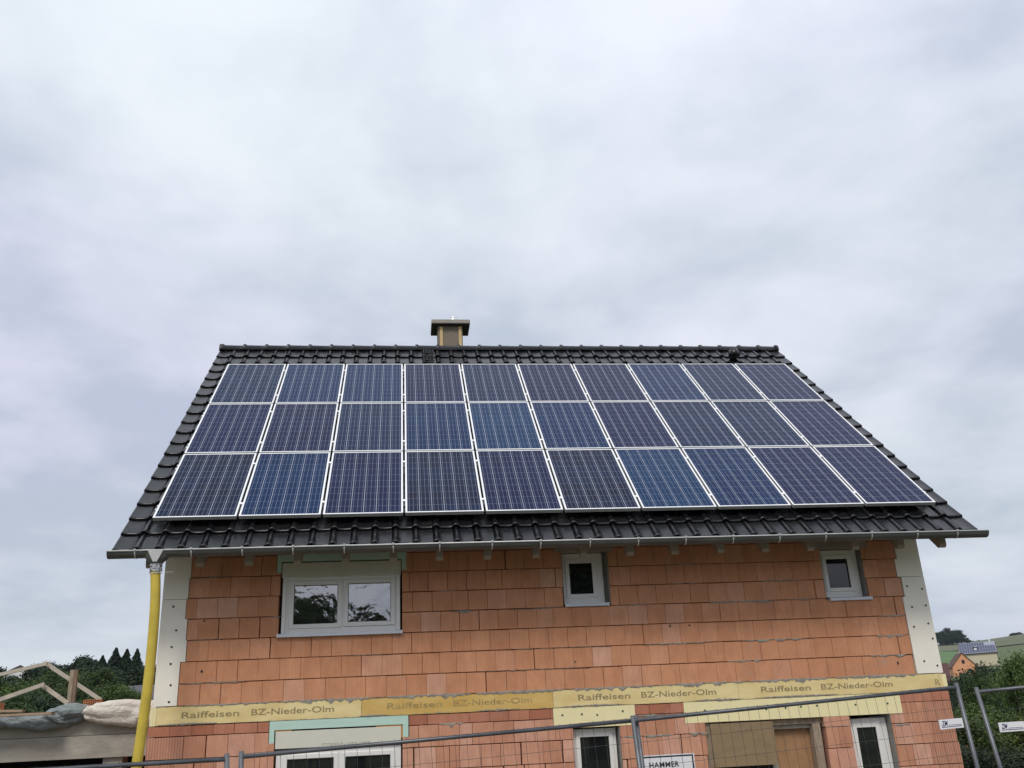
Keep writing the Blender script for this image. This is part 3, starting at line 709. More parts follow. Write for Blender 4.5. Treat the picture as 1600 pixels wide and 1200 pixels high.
# ridge tiles
def ridge_mesh(L=.43):
    vs = []; fs = []; n = 12
    prof_ = [(0.0, .118), (.012, .124), (.045, .124), (.055, .110), (.06, .102), (L, .092)]
    for x, r_ in prof_:
        for j in range(n + 1):
            t = math.pi * (-.08 + 1.16 * j / n); vs.append((x, r_ * math.cos(t), r_ * .95 * math.sin(t)))
    for i in range(len(prof_) - 1):
        for j in range(n): q = i * (n + 1) + j; fs.append((q, q + 1, q + n + 2, q + n + 1))
    c = len(vs); vs.append((0, 0, 0)); fs += [(c, j + 1, j) for j in range(n)]
    return mesh('ridge_tile', vs, [f[::-1] for f in fs], M['tile'], True)
RMesh = ridge_mesh()
for i in range(27): ob('ridge_tile', RMesh, roof, (.315 + .401 * i, yr, 6.462 + R.uniform(-.002, .002)))
a = MB(); 
for xx, w_ in ((.29, .03), (11.12, .035)):
    a.add([(xx, yr, 6.40)] + [(xx, yr + .13 * math.cos(t), 6.45 + .13 * math.sin(t)) for t in np.linspace(-.3, math.pi + .3, 14)] + [(xx + w_, yr, 6.40)] + [(xx + w_, yr + .13 * math.cos(t), 6.45 + .13 * math.sin(t)) for t in np.linspace(-.3, math.pi + .3, 14)],
          [(0, i, i + 1) for i in range(1, 14)] + [(15, 15 + i + 1, 15 + i) for i in range(1, 14)] + [(i, i + 15, i + 16, i + 1) for i in range(1, 14)])
a.make('ridge_end', M['tile'], roof)
# pale mortar crumb at the left ridge end, vent pipe cowl, stepping grates
a = MB(); a.tube([rp_(10.03, 5.86, -.13), rp_(10.03, 5.86, -.02)], [.07, .07], 12); a.tube([rp_(10.03, 5.80, -.045), rp_(10.03, 5.83, -.01), rp_(10.03, 5.90, .035), rp_(10.03, 5.95, .045)], [.10, .115, .09, .03], 14)
a.make('vent_cowl', M['tile'], roof, True)
for v in (5.72, 6.08):
    a = MB()
    for x0, x1 in ((4.07, 4.25),):
        for du in np.linspace(0, x1 - x0, 4): a.bar(rp_(x0 + du, v, -.09), rp_(x0 + du, v + .2, -.09), .01, .02, NN)
        for dv in np.linspace(0, .2, 4): a.bar(rp_(x0, v + dv, -.085), rp_(x1, v + dv, -.085), .01, .02, NN)
    a.make('step_grate', M['tile'], roof)
# chimney
ch = MB(); ch.box(4.378, 4.872, 4.905, 5.32, 5.6, 7.19); chm = ch.make('chimney', M['clad'], roof)
# (sub-parts are siblings on the roof so that nothing goes deeper than three levels)
for x0, x1 in ((4.418, 4.476), (4.794, 4.850)):
    a = MB(); a.box(x0, x1, 4.885, 4.903, 5.6, 7.17); a.make('chimney_batten', M['batten'], roof)
a = MB(); a.box(4.252, 5.022, 4.80, 5.40, 7.212, 7.285); a.make('chimney_cap', M['capc'], roof)
a = MB(); a.box(4.256, 5.018, 4.804, 5.396, 7.192, 7.211); a.make('cap_shade', M['capshade'], roof)  # dark slab painting the shade below the cap
a = MB(); a.tube([(4.70, 4.98, 7.286), (4.70, 4.98, 7.36), (4.70, 4.98, 7.368)], [.10, .10, .09], 16); a.tube([(4.70, 4.98, 7.369), (4.70, 4.98, 7.40), (4.70, 4.98, 7.425)], [.085, .08, .03], 16)
a.make('flue_top', M['steel'], roof, True)

# rafters
RX = [.705, 1.275, 1.842, 2.416, 2.983, 3.56, 4.122, 4.718, 5.321, 5.92, 6.519, 7.096, 7.696, 8.288, 8.895, 9.506, 10.128, 10.71]
for i, x in enumerate(RX):
    def P(v, h): p = rp_(0, v, h); return (p[1], p[2])
    a0_ = P(-.44, -.240); yb = a0_[0]
    t0 = P(.9, -.240); b0 = P(.9, -.40)
    # horizontal cut tail
    ztail = 1.543
    # lower face line: h=-.40 ; find where z=ztail
    vv = (ztail - (G0[2] + NN[2] * -.40)) / UP[2]; pl = P(vv, -.40)
    poly = [(yb, a0_[1]), (yb, ztail + .035), (yb + .02, ztail), (pl[0], ztail), b0, t0]
    a = MB(); a.prism_x(poly, x - .045, x + .045); hp('rafter', M['rafter'], a)
# gutter
GY, GZ, GR = -.765, 1.688, .073
a = MB(); vs = []; n = 14; prof2 = []
for j in range(n + 1):
    t = math.pi + math.pi * j / n; prof2.append((GY + GR * math.cos(t), GZ + GR * 1.02 * math.sin(t)))
inner = [(GY + (y - GY) * .965, GZ + (z - GZ) * .965) for y, z in prof2][::-1]
poly = prof2 + [(GY + GR, GZ + .02)] + [(GY + GR - .003, GZ + .02)] + inner
nn_ = len(poly)
vs = [(.289, y, z) for y, z in poly] + [(11.20, y, z) for y, z in poly]
a.add(vs, [(i, (i + 1) % nn_, nn_ + (i + 1) % nn_, nn_ + i) for i in range(nn_)])
for xx in (.287, 11.199):
    a.add([(xx, y, z) for y, z in prof2] + [(xx + .003, y, z) for y, z in prof2], [tuple(range(n + 1)), tuple(range(2 * n + 1, n, -1))] + [(i, i + 1, n + 2 + i, n + 1 + i) for i in range(n)])
gut = hp('gutter', M['zinc'], a, None, True); md = gut.modifiers.new('s', 'EDGE_SPLIT'); md.split_angle = math.radians(50)
a = MB(); a.tube([(.287, GY - GR - .004, GZ + .004), (11.20, GY - GR - .004, GZ + .004)], .009, 8); a.make('gutter_bead', M['zinc_light'], gut, True)
for px in (299.5, 379, 458, 538, 614.5, 687, 769, 845, 922.5, 998, 1072.5, 1147, 1220, 1292.5, 1365, 1437, 1500, 212):
    x = at(px, 850, -.83)[0]; a = MB(); vs = []
    pr_ = [(GY + (GR + .004) * math.cos(t), GZ + (GR + .004) * 1.02 * math.sin(t)) for t in np.linspace(math.pi, 2 * math.pi, 13)] 
    pr_ = [(GY - GR - .012, GZ + .018), (GY - GR - .014, GZ + .003)] + pr_
    k_ = len(pr_); a.add([(x - .007, y, z) for y, z in pr_] + [(x + .007, y, z) for y, z in pr_], [(i, k_ + i, k_ + i + 1, i + 1) for i in range(k_ - 1)])
    a.box(x - .011, x + .011, GY - GR - .018, GY - GR + .015, GZ + .008, GZ + .022)
    a.make('gutter_bracket', M['zinc_light'], gut)
# outlet hopper
xo = .835; a = MB()
def ringp(cx_, cy_, z, rx, ry, n=16): return [(cx_ + rx * math.cos(2 * math.pi * i / n), cy_ + ry * math.sin(2 * math.pi * i / n), z) for i in range(n)]
lv = [ringp(xo, GY, GZ - .015, .165, .086), ringp(xo, GY, GZ - .06, .15, .086), ringp(xo, GY, GZ - .13, .075, .072), ringp(xo, GY, GZ - .17, .056, .056), ringp(xo, GY, GZ - .235, .056, .056)]
vs = [p for l_ in lv for p in l_]; a.add(vs, [(i * 16 + j, (i + 1) * 16 + j, (i + 1) * 16 + (j + 1) % 16, i * 16 + (j + 1) % 16) for i in range(4) for j in range(16)])
a.make('gutter_outlet', M['zinc'], gut, True)
a = MB(); a.add([(xo - .085, GY - .094, GZ - .002), (xo + .085, GY - .094, GZ - .002), (xo + .022, GY - .083, GZ - .13), (xo - .022, GY - .083, GZ - .13), (xo - .085, GY - .088, GZ - .002), (xo + .085, GY - .088, GZ - .002), (xo + .022, GY - .074, GZ - .13), (xo - .022, GY - .074, GZ - .13)],
              [(0, 3, 2, 1), (4, 5, 6, 7), (0, 1, 5, 4), (1, 2, 6, 5), (2, 3, 7, 6), (3, 0, 4, 7)]); a.make('outlet_plate', M['zinc_light'], gut)

# ---------------------------------------------------------------- solar array
def pv_mat(name, base, alt, amt):
    b = MatB(name); co = b.co(); sp = b.n('ShaderNodeSeparateXYZ'); b.l(co, sp.inputs[0])
    MX, CWID, CH = .0, .15783, .16988
    ux = b.ma('DIVIDE', b.ma('SUBTRACT', sp.outputs[0], MX), CWID); uy = b.ma('DIVIDE', b.ma('SUBTRACT', sp.outputs[1], .0), CH)
    fx, fy = b.ma('FRACT', ux), b.ma('FRACT', uy)
    dx = b.ma('SUBTRACT', .5, b.ma('ABSOLUTE', b.ma('SUBTRACT', fx, .5)))     # distance to cell edge
    dyv = b.ma('SUBTRACT', .5, b.ma('ABSOLUTE', b.ma('SUBTRACT', fy, .5)))
    gapx = b.ma('LESS_THAN', dx, .0165); gapy = b.ma('LESS_THAN', dyv, .009)
    f3 = b.ma('FRACT', b.ma('MULTIPLY', fx, 3)); bus = b.ma('LESS_THAN', b.ma('ABSOLUTE', b.ma('SUBTRACT', f3, .5)), .024)
    ix, iy = b.ma('FLOOR', ux), b.ma('FLOOR', uy)
    cb = b.n('ShaderNodeCombineXYZ'); b.l(ix, cb.inputs[0]); b.l(iy, cb.inputs[1]); oi = b.n('ShaderNodeObjectInfo').outputs['Random']; b.l(b.ma('MULTIPLY', oi, 91), cb.inputs[2])
    wnn = b.n('ShaderNodeTexWhiteNoise', noise_dimensions='3D'); b.l(cb.outputs[0], wnn.inputs['Vector'])
    # crystal grains
    vo = b.n('ShaderNodeTexVoronoi'); b.l(b.map(co, (1, 1, 0)), vo.inputs['Vector']); vo.inputs['Scale'].default_value = 55
    gr = b.n('ShaderNodeSeparateXYZ'); b.l(vo.outputs['Color'], gr.inputs[0])
    f = b.ma('ADD', b.ma('MULTIPLY', wnn.outputs['Value'], .55), b.ma('MULTIPLY', gr.outputs[0], .45))
    big = b.noise(b.map(co, (1, 1, 0), (3, 3, 3)), 1.6, 2, .5)
    f = b.ma('ADD', b.ma('MULTIPLY', f, .7), b.ma('MULTIPLY', b.ma('SUBTRACT', big, .35), amt), clamp=True)
    c = b.mix(f, base, alt)
    c = b.mix(bus, c, (.27, .31, .41)); c = b.mix(gapy, c, (.24, .27, .34)); c = b.mix(gapx, c, (.47, .50, .58))
    b.col(c); b.rough(.10); b.p.inputs['IOR'].default_value = 1.15; return b.m
PV = {'blue': pv_mat('cells_blue', (.005, .018, .066), (.010, .030, .086), 1.1), 'steel': pv_mat('cells_steel', (.008, .017, .050), (.013, .026, .066), 1.1),
      'purple': pv_mat('cells_purple', (.009, .011, .042), (.013, .019, .062), 1.2), 'indigo': pv_mat('cells_indigo', (.008, .012, .050), (.014, .020, .064), 1.1),
      'grey': pv_mat('cells_grey', (.012, .012, .027), (.011, .021, .056), 1.5), 'teal': pv_mat('cells_teal', (.007, .028, .082), (.013, .043, .104), 1.1)}
TINT = [['steel', 'blue', 'blue', 'purple', 'steel', 'purple', 'purple', 'blue', 'steel', 'indigo'],
        ['indigo', 'purple', 'steel', 'blue', 'teal', 'blue', 'indigo', 'steel', 'steel', 'indigo'],
        ['grey', 'blue', 'purple', 'grey', 'purple', 'grey', 'teal', 'blue', 'indigo', 'indigo']]
WORD = {'blue': 'deep blue', 'steel': 'dull blue', 'purple': 'purple-tinged', 'indigo': 'indigo', 'grey': 'greyish violet', 'teal': 'bright blue'}
ORD = ['first', 'second', 'third', 'fourth', 'fifth', 'sixth', 'seventh', 'eighth', 'ninth', 'last']
PW, PH, GAP, RG = .992, 1.7438, .02984, .03
a = MB(); fw_ = .0225; a.ring(0, PW, 0, PH, fw_, fw_, fw_, fw_, 0, 1)
# frame ring in local xy with depth along z
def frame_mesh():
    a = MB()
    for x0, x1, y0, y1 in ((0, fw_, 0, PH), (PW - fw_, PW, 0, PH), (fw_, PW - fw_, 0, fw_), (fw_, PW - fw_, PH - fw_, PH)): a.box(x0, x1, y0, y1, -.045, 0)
    me = mesh('frame', a.v, a.f, [M['pv_frame'], M['pv_shade']])
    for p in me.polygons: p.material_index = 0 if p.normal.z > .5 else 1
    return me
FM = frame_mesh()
cells = {}
for t, mt in PV.items():
    a = MB(); a.box(0, PW - 2 * fw_, 0, PH - 2 * fw_, -.03, 0); cells[t] = mesh('cell_sheet', a.v, a.f, mt)
rowname = ['top row', 'middle row', 'bottom row']
for r_ in range(3):
    for c_ in range(10):
        t = TINT[r_][c_]; v = (2 - r_) * (PH + RG); x = G0[0] + c_ * (PW + GAP)
        root = ob('solar_module', None, None, None, None, '%s solar panel, %s from the left in the %s of the roof array' % (WORD[t], ORD[c_], rowname[r_]) if c_ < 9 else '%s solar panel at the right-hand end of the %s of the roof array' % (WORD[t], rowname[r_]), 'solar panel', 'solar panels on the roof')
        root.matrix_world = Matrix.Translation(Vector(tuple(rp_(x, v, 0 + R.uniform(-.001, .001))))) @ RM.to_4x4()
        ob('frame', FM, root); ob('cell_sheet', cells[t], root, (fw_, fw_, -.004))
k_ = 0
for r_ in range(3):
    for frac in (.165, .80):
        v = (2 - r_) * (PH + RG) + frac * PH; k_ += 1
        root = ob('mounting_rail', None, None, None, None, 'aluminium rail under the %s of solar panels, %s of the pair' % (rowname[r_], 'lower' if frac < .5 else 'upper'), 'mounting rail', 'rails under the solar panels')
        root.matrix_world = Matrix.Translation(Vector(tuple(rp_(.60, v, 0)))) @ RM.to_4x4()
        a = MB(); a.box(0, 10.28, -.02, .02, -.088, -.048); a.make('rail', M['rail'], root)
        a = MB()
        for c_ in range(9):
            xx = (c_ + 1) * (PW + GAP) - GAP + G0[0] - .60; a.box(xx - .006, xx + GAP + .006, -.022 + .02, .022 + .02, .001, .006); a.box(xx + .008, xx + GAP - .008, -.0, .04, -.05, .0005)
            q = MB(); q.v, q.f = a.v, a.f; q.make('clamp', M['pv_frame'], root); a = MB()
        for xx, s_ in ((G0[0] - .60 - .014, 1), (G0[0] - .6 + 10 * PW + 9 * GAP + .002, -1)):
            a = MB(); a.box(xx, xx + .012, -.02, .02, -.05, .002); a.make('clamp', M['rail'], root)
        for xx in np.arange(.35, 10.2, 1.2):
            a = MB(); a.box(xx - .015, xx + .015, -.06, .0, -.15, -.089); a.make('roof_hook', M['rail'], root)

# ---------------------------------------------------------------- yellow hose
pts2 = [(242.5, 889), (243, 905), (242.8, 930), (242, 950), (240, 980), (237.5, 1010), (234, 1045), (230, 1080), (226, 1110), (222.5, 1135), (218, 1165), (213.5, 1197), (205, 1260)]
P3 = [at(x, y, -.765) for x, y in pts2]
P3 += [np.array([P3[-1][0] - .1, -.80, -2.0]), np.array([P3[-1][0] - .15, -.9, -2.93])]
dense = []
for i in range(len(P3) - 1):
    p0_, p1_, p2_, p3_ = P3[max(i - 1, 0)], P3[i], P3[i + 1], P3[min(i + 2, len(P3) - 1)]
    L_ = np.linalg.norm(p2_ - p1_); ns = max(2, int(L_ / .012))
    for j in range(ns):
        t = j / ns; dense.append(.5 * ((2 * p1_) + (-p0_ + p2_) * t + (2 * p0_ - 5 * p1_ + 4 * p2_ - p3_) * t * t + (-p0_ + 3 * p1_ - 3 * p2_ + p3_) * t ** 3))
hose = thing('drain_hose', 'yellow plastic drain hose hanging from the left end of the gutter', 'drain hose', (P3[-1][0], -.9, -2.93))
a = MB(); a.tube(dense, [.055 + (.0012 if i % 2 else 0) for i in range(len(dense))], 16); o = a.make('hose', M['hose'], hose, True); o.location = tuple(-np.array(hose.location))
a = MB(); top = P3[0]
for k in range(60):
    th_ = R.uniform(0, 6.28); zc = top[2] + R.uniform(-.03, .07); rr = .060
    c_ = np.array([xo + .0 + rr * math.cos(th_), GY + rr * math.sin(th_), zc]); t1 = np.array([-math.sin(th_), math.cos(th_), R.uniform(-.6, .6)]); t1 /= np.linalg.norm(t1)
    n_ = np.array([math.cos(th_), math.sin(th_), R.uniform(-.4, .4)]); n_ /= np.linalg.norm(n_); t2 = np.cross(n_, t1)
    a.obox(c_, t1 * .03, t2 * .012, n_ * .002)
o = a.make('silver_tape', M['tape'], hose); o.location = tuple(-np.array(hose.location))
a = MB(); zc = top[2] - .055; cx0 = (P3[1][0]); ringpts = [(cx0 + .061 * math.cos(t), GY + .061 * math.sin(t), zc + .01 * math.cos(t)) for t in np.linspace(0, 2 * math.pi, 17)]
a.tube(ringpts, .004, 5); a.tube([(cx0 - .05, GY - .04, zc + .0), tuple(at(211, 900, -.85))], [.003, .0015], 5); a.tube([(cx0 + .05, GY - .05, zc + .005), tuple(at(271, 893.5, -.85))], [.003, .0015], 5)
o = a.make('cable_tie', M['plastic_w'], hose); o.location = tuple(-np.array(hose.location))

# ---------------------------------------------------------------- garage shell at the left
gar = thing('garage', 'unfinished concrete garage shell with flat slab left of the house', 'garage', (-3, 3, -2.95)); GO = np.array([-3, 3, -2.95])
def gp(name, mat, mb, **k): o = mb.make(name, mat, gar, **k); o.location = tuple(-GO); return o
a = MB(); a.box(-7.2, .700, .93, 6.8, -.262, -.095); gp('roof_slab', M['concrete'], a)
a = MB(); a.box(-7.2, .700, .90, 1.18, -.53, -.268); gp('concrete_beam', M['concrete'], a)
p = at(183, 1195, 1.05)
a = MB(); a.box(-.03, .20, .95, 1.2, -2.95, -.535); gp('pillar', M['concrete'], a)
a = MB(); a.box(-7.1, -6.8, .95, 6.7, -3.1, -.535); gp('side_wall', M['concrete'], a)
a = MB(); a.box(-6.79, .69, 6.5, 6.75, -3.1, -.27); gp('back_wall', M['dark_in'], a)  # wall coloured near black to paint the shade inside the garage
def tarp(name, x0, x1, ztop, zbot, yc, yd, mat, seed, label, wr=.02, nx=64, ns=26):
    vs = []; fs = []
    for i in range(nx + 1):
        x = x0 + (x1 - x0) * i / nx; zt = float(np.interp(x, *zip(*ztop))); zb = float(np.interp(x, *zip(*zbot))); zc = (zt + zb) / 2; hh = (zt - zb) / 2
        for j in range(ns):
            t = 2 * math.pi * j / ns; cc, ss = math.cos(t), math.sin(t)
            e_ = .75; y = yc + yd * abs(cc) ** e_ * (1 if cc > 0 else -1); z = zc + hh * abs(ss) ** e_ * (1 if ss > 0 else -1)
            w1_ = noise.noise(Vector((x * 1.7, z * 3, seed))) * .8
            n_ = noise.fractal(Vector((x * 2.2 + seed, y * 3 + z * 2, z * 4)), 1.0, 2.0, 3)
            n_ += 1.5 * (1 - abs(2.6 * noise.noise(Vector((x * 3.2 + z * 7 + w1_ * 3, seed, y * 2 - z * 3))))) * .6
            n_ += .8 * (1 - abs(2.8 * noise.noise(Vector((x * 9 - z * 16 + w1_ * 6, seed + 5, y * 5))))) * .6 - .5
            n_ += .12 * (1 - abs(3 * noise.noise(Vector((x * 19 + z * 30 + w1_ * 8, seed + 8, y * 9))))) * .5
            vs.append((x, y + cc * wr * n_ * 1.6, z + ss * wr * n_ * .9))
    for i in range(nx):
        for j in range(ns): fs.append((i * ns + j, (i + 1) * ns + j, (i + 1) * ns + (j + 1) % ns, i * ns + (j + 1) % ns))
    fs += [tuple(range(ns)), tuple(nx * ns + j for j in range(ns))[::-1]]
    me = mesh(name, vs, fs, mat, 'white' in name); o = ob(name, me, label=label, cat='tarpaulin'); return o
def zy(px, py, y): q = at(px, py, y); return (q[0], q[2])
YT = .80
tarp('grey_tarpaulin', -6.0, at(140, 1100, YT)[0], [(-6, .10)] + [zy(*q, YT) for q in ((0, 1119), (60, 1117), (85, 1104), (110, 1099), (128, 1101), (140, 1108))],
     [(-6, -.12)] + [zy(*q, YT) for q in ((0, 1137), (40, 1142), (56, 1145.5), (90, 1138), (124, 1127), (140, 1118))], YT + .12, .16, M['tarp_grey'], 3.0, 'rumpled grey tarpaulin folded over the concrete garage edge', .026, 110)
tarp('white_tarpaulin', at(130, 1110, YT)[0], .70, [zy(*q, YT) for q in ((130, 1112), (136, 1103), (150, 1098), (165, 1097), (185, 1092), (198, 1091), (215, 1093), (236, 1092))],
     [zy(*q, YT) for q in ((130, 1118), (133, 1125), (150, 1129), (175, 1133), (205, 1137), (236, 1139))], YT + .12, .17, M['tarp_white'], 11.0, 'creamy white tarpaulin rolled along the garage edge beside the house corner', .017, 160, 44)
# flat grey sheet lying on the slab behind
vs = []; fs = []; nx, ny = 60, 24
for i in range(nx + 1):
    for j in range(ny + 1):
        x = -6.5 + 6.4 * i / nx; y = 1.15 + 3.0 * j / ny; vs.append((x, y, -.07 + .09 * (.5 + .5 * noise.fractal(Vector((x * 1.5, y * 1.8, 4)), 1, 2, 4)) + .04 * abs(noise.noise(Vector((x * 4, y * 3, 1)))) + .035))
for i in range(nx):
    for j in range(ny): q = i * (ny + 1) + j; fs.append((q, q + ny + 1, q + ny + 2, q + 1))
sh = ob('grey_sheet', mesh('grey_sheet', vs, fs, M['tarp_grey'], True), label='flat wrinkled grey plastic sheet spread on the garage slab behind the folded tarpaulin', cat='plastic sheet')
a = MB(); p, q = at(-60, 1121, .62), at(83, 1114.5, .62); a.bar(p, q, .14, .028); a.make('plank', M['plank'], None, label='long weathered brown plank lying on the folded grey tarpaulin', cat='plank')
a = MB(); p, q = at(-40, 1111.5, .85), at(37, 1111, .85); a.bar(p, q, .10, .03); a.make('plank', M['plank'], None, label='short brown board above the long plank at the left picture edge', cat='plank')
# timber frames
def frame_timber(segs, y, w, h, label, name='timber_frame'):
    t = thing(name, label, 'timber frame', at(segs[0][1][0], segs[0][1][1], y)); base = np.array(t.location)
    for si, (pa, pb, wd) in enumerate(segs):
        a = MB(); a.bar(at(*pa, y + si * .09), at(*pb, y + si * .09), wd, wd * .85, (0, 1, 0)); o = a.make('beam', M['timber'], t); o.location = tuple(-base)
    return t
frame_timber([((-60, 1068), (74, 1036.5), .05), ((71, 1036), (158, 1094), .055)], 4.0, .1, .1, 'tall pair of grey timbers joined in a peak above the garage slab')
frame_timber([((-60, 1114), (69.5, 1069), .055), ((65, 1070), (106, 1099), .055)], 3.0, .1, .1, 'low pair of grey timbers meeting in a peak in front of the taller pair')
a = MB(); p, q = at(110, 1103, 3.5), at(116.5, 1047, 3.5); a.tube([p, q], .062, 7); bp = a.make('wooden_post', M['post_wood'], None, label='rough upright wooden post standing between the timber peaks', cat='post')
# perforated clay block
cb = thing('clay_block', 'orange perforated clay block showing its rows of holes beside the white tarpaulin', 'clay block', at(145, 1098, 1.6)); base = np.array(cb.location)
a = MB(); p, q = at(131, 1094, 1.6), at(158, 1093, 1.6); zb = at(145, 1099, 1.6)[2]
nxh = 8; x0, x1 = p[0], q[0]; z0, z1 = zb - .01, p[2]
for i in range(nxh + 1): xx = x0 + (x1 - x0) * i / nxh; a.box(xx - .004, xx + .004, 1.6, 1.658, z0, z1)
for k in range(3): zz_ = z0 + (z1 - z0) * k / 2; a.box(x0, x1, 1.602, 1.656, zz_ - .003, zz_ + .003)
o = a.make('block', M['clay'], cb); o.location = tuple(-base)
a = MB(); a.box(x0, x1, 1.66, 1.9, z0, z1); o = a.make('hole_shade', M['dowel'], cb); o.location = tuple(-base)  # solid dark backing standing in for the shade inside the holes
a = MB(); a.box(*sorted((at(-3, 1105, 1.3)[0], at(1.5, 1105, 1.3)[0])), 1.25, 1.4, at(0, 1112, 1.3)[2], at(0, 1098, 1.3)[2]); a.make('clay_brick', M['clay'], None, label='small red clay brick standing at the very left edge on the slab', cat='brick')

# ---------------------------------------------------------------- site fence
def fence(pa, pb, lean, label, H=2.0, ext=.045):
    pa, pb = np.array(pa, float), np.array(pb, float)
    t = thing('site_fence', label, 'site fence', (pa[0], pa[1], pa[2] - H), 'mobile fence panels in front of the house'); base = np.array(t.location)
    dn = np.array([lean, 0, -1.0]); dn /= np.linalg.norm(dn); u = (pb - pa); L = np.linalg.norm(u); u /= L
    def add(name, a, mat, sm=True, **k): o = a.make(name, mat, t, sm, **k); o.location = tuple(-base); return o
    for s_ in (pa, pb):
        a = MB(); a.tube([s_ - dn * ext, s_ + dn * H], .0205, 12); add('post', a, M['galv'])
        a = MB(); g_ = s_ + dn * H; gz = ground(g_[0], g_[1]); a.box(g_[0] - .11, g_[0] + .11, g_[1] - .35, g_[1] + .35, gz, gz + .14); bevel(add('foot', a, M['foot'], False), .03)
    a = MB(); a.tube([pa, pb], .017, 10); add('top_rail', a, M['galv'])
    a = MB(); a.tube([pa + dn * (H - .12), pb + dn * (H - .12)], .017, 10); add('bottom_rail', a, M['galv'])
    a = MB(); n = int(L / .1015); off = np.array([0, -.012, 0])
    for i in range(1, n):
        p = pa + u * (L * i / n) + off; w0 = R.uniform(-.004, .004)
        a.tube([p - dn * .028, p + dn * .9 + u * w0, p + dn * (H - .13)], .0016, 4, False)
    k = 0; z = .185
    while z < H - .15:
        a.tube([pa + dn * z + off * .6, (pa + pb) / 2 + dn * (z + R.uniform(0, .008)) + off * .6, pb + dn * z + off * .6], .0016, 4, False); z += .205
    a.tube([pa - dn * .022 + off, (pa + pb) / 2 - dn * .014 + off, pb - dn * .02 + off], .0015, 4, False)
    add('wire_mesh', a, M['wire'], True, kind='stuff')
    return t
fence((-1.22, -3.86, -.585), (2.245, -3.528, -.568), .06, 'grey steel mesh fence panel at the far left, only its right end in view')
fence((2.357, -3.517, -.555), (5.775, -3.150, -.418), .05, 'grey steel mesh fence panel in front of the wide ground floor window')
fence((5.735, -3.193, -.420), (9.085, -2.876, -.255), .055, 'grey steel mesh fence panel in front of the boarded door opening')
fence((9.300, -2.856, -.306), (12.78, -2.53, -.15), .10, 'grey steel mesh fence panel at the far right in front of the green trees')
sg = thing('name_sign', 'white sign with dark border reading HAMMER behind the fence mesh', 'sign', (5.77, -3.15, -1.07))
rot = math.atan2(.05, .513)
a = MB(); a.box(0, .525, .0, .006, 0, .352); o = a.make('board', M['sign_white'], sg)
a = MB()
for rc in ((.012, .513, .331, .343), (.012, .513, .008, .020), (.012, .024, .0205, .3305), (.501, .513, .0205, .3305)): a.box(rc[0], rc[1], -.0015, -.0003, rc[2], rc[3])
a.make('border', M['black_ink'], sg)
lettering('HAMMER', sg,   .088, .372, .249, .293, -.002, M['black_ink'], bold=.012, spacing=1.06)
sg.rotation_euler = (0, 0, rot)
for x, y, z, rz, w_, lab in ((8.80, -2.925, -.632, 2.0, .262, 'small white maker sign wired to the fence near the brick corner'), (9.443, -2.865, -.684, .5, .290, 'small white maker sign wired to the rightmost fence panel, trees behind')):
    s_ = thing('maker_sign', lab, 'sign', (x, y, z), 'maker signs on the fence')
    a = MB(); a.box(0, w_, 0, .004, 0, .088); a.make('board', M['sign_white'], s_)
    lettering('ZM', s_, .025, .095, .030, .074, -.001, M['navy_ink'], bold=.012, shear=.35)
    a = MB(); a.box(.022, w_ - .02, -.0012, -.0002, .016, .022); a.box(.10, w_ - .02, -.0012, -.0002, .031, .035); a.make('line', M['navy_ink'], s_)
    s_.rotation_euler = (0, -math.radians(rz), math.atan2(.06, .6))

# ---------------------------------------------------------------- houses in the distance
def far_house(name, label, c, rotz, w, d, hw, hr, wallc, roofc, wins=(), solar=False, chimney=True, over=.4, cat='house'):
    t = thing(name, label, cat, c); t.rotation_euler = (0, 0, rotz)
    wm_, rm_ = simple('w_' + name + str(wallc[0]), wallc, .9, var=.05, nscale=1), simple('r_' + name + str(roofc[0]), roofc, .8, var=.15, nscale=3)
    a = MB(); a.prism([(-w / 2, -2), (w / 2, -2), (w / 2, hw), (0, hw + hr), (-w / 2, hw)], -d / 2, d / 2); a.make('wall', wm_, t)
    sl_ = hr / (w / 2); L_ = math.hypot(w / 2 + over, (w / 2 + over) * sl_)
    rf = None
    for s_ in (-1, 1):
        a = MB(); e0 = (s_ * (w / 2 + over), hw - over * sl_ + .06); e1 = (0, hw + hr + .08)
        a.prism([e0, e1, (e1[0], e1[1] + .18), (e0[0], e0[1] + .18)], -d / 2 - .3, d / 2 + .3); rf = a.make('roof', rm_, t)
    for wx, wz, ww, wh in wins:
        a = MB(); a.box(wx - ww / 2, wx + ww / 2, -d / 2 - .04, -d / 2 + .05, wz, wz + wh); a.make('window', M['dark_in'], t)
    if chimney:
        a = MB(); a.box(.3, .9, d * .2, d * .2 + .6, hw + hr * .7, hw + hr + .9); a.make('chimney', M['capc'], t)
    return t
def hpos(px, py, r): p = atr(px, py, r); return p
# orange gable house: peak px (1513,1020)
p = hpos(1513, 1020, 300); hw, hr, w_ = 4.0, 3.4, 8.0
th1 = far_house('gabled_house', 'small orange-plastered house with steep gable and brown roof beyond the trees', (p[0], p[1] + 5, p[2] - hw - hr), math.radians(-20), 6.2, 8, hw, hr, (.66, .32, .17), (.10, .05, .035), [(0, 4.6, .8, 1.0), (-1.3, 1.2, .8, 1.0), (1.4, 2.0, .8, 1.1)])
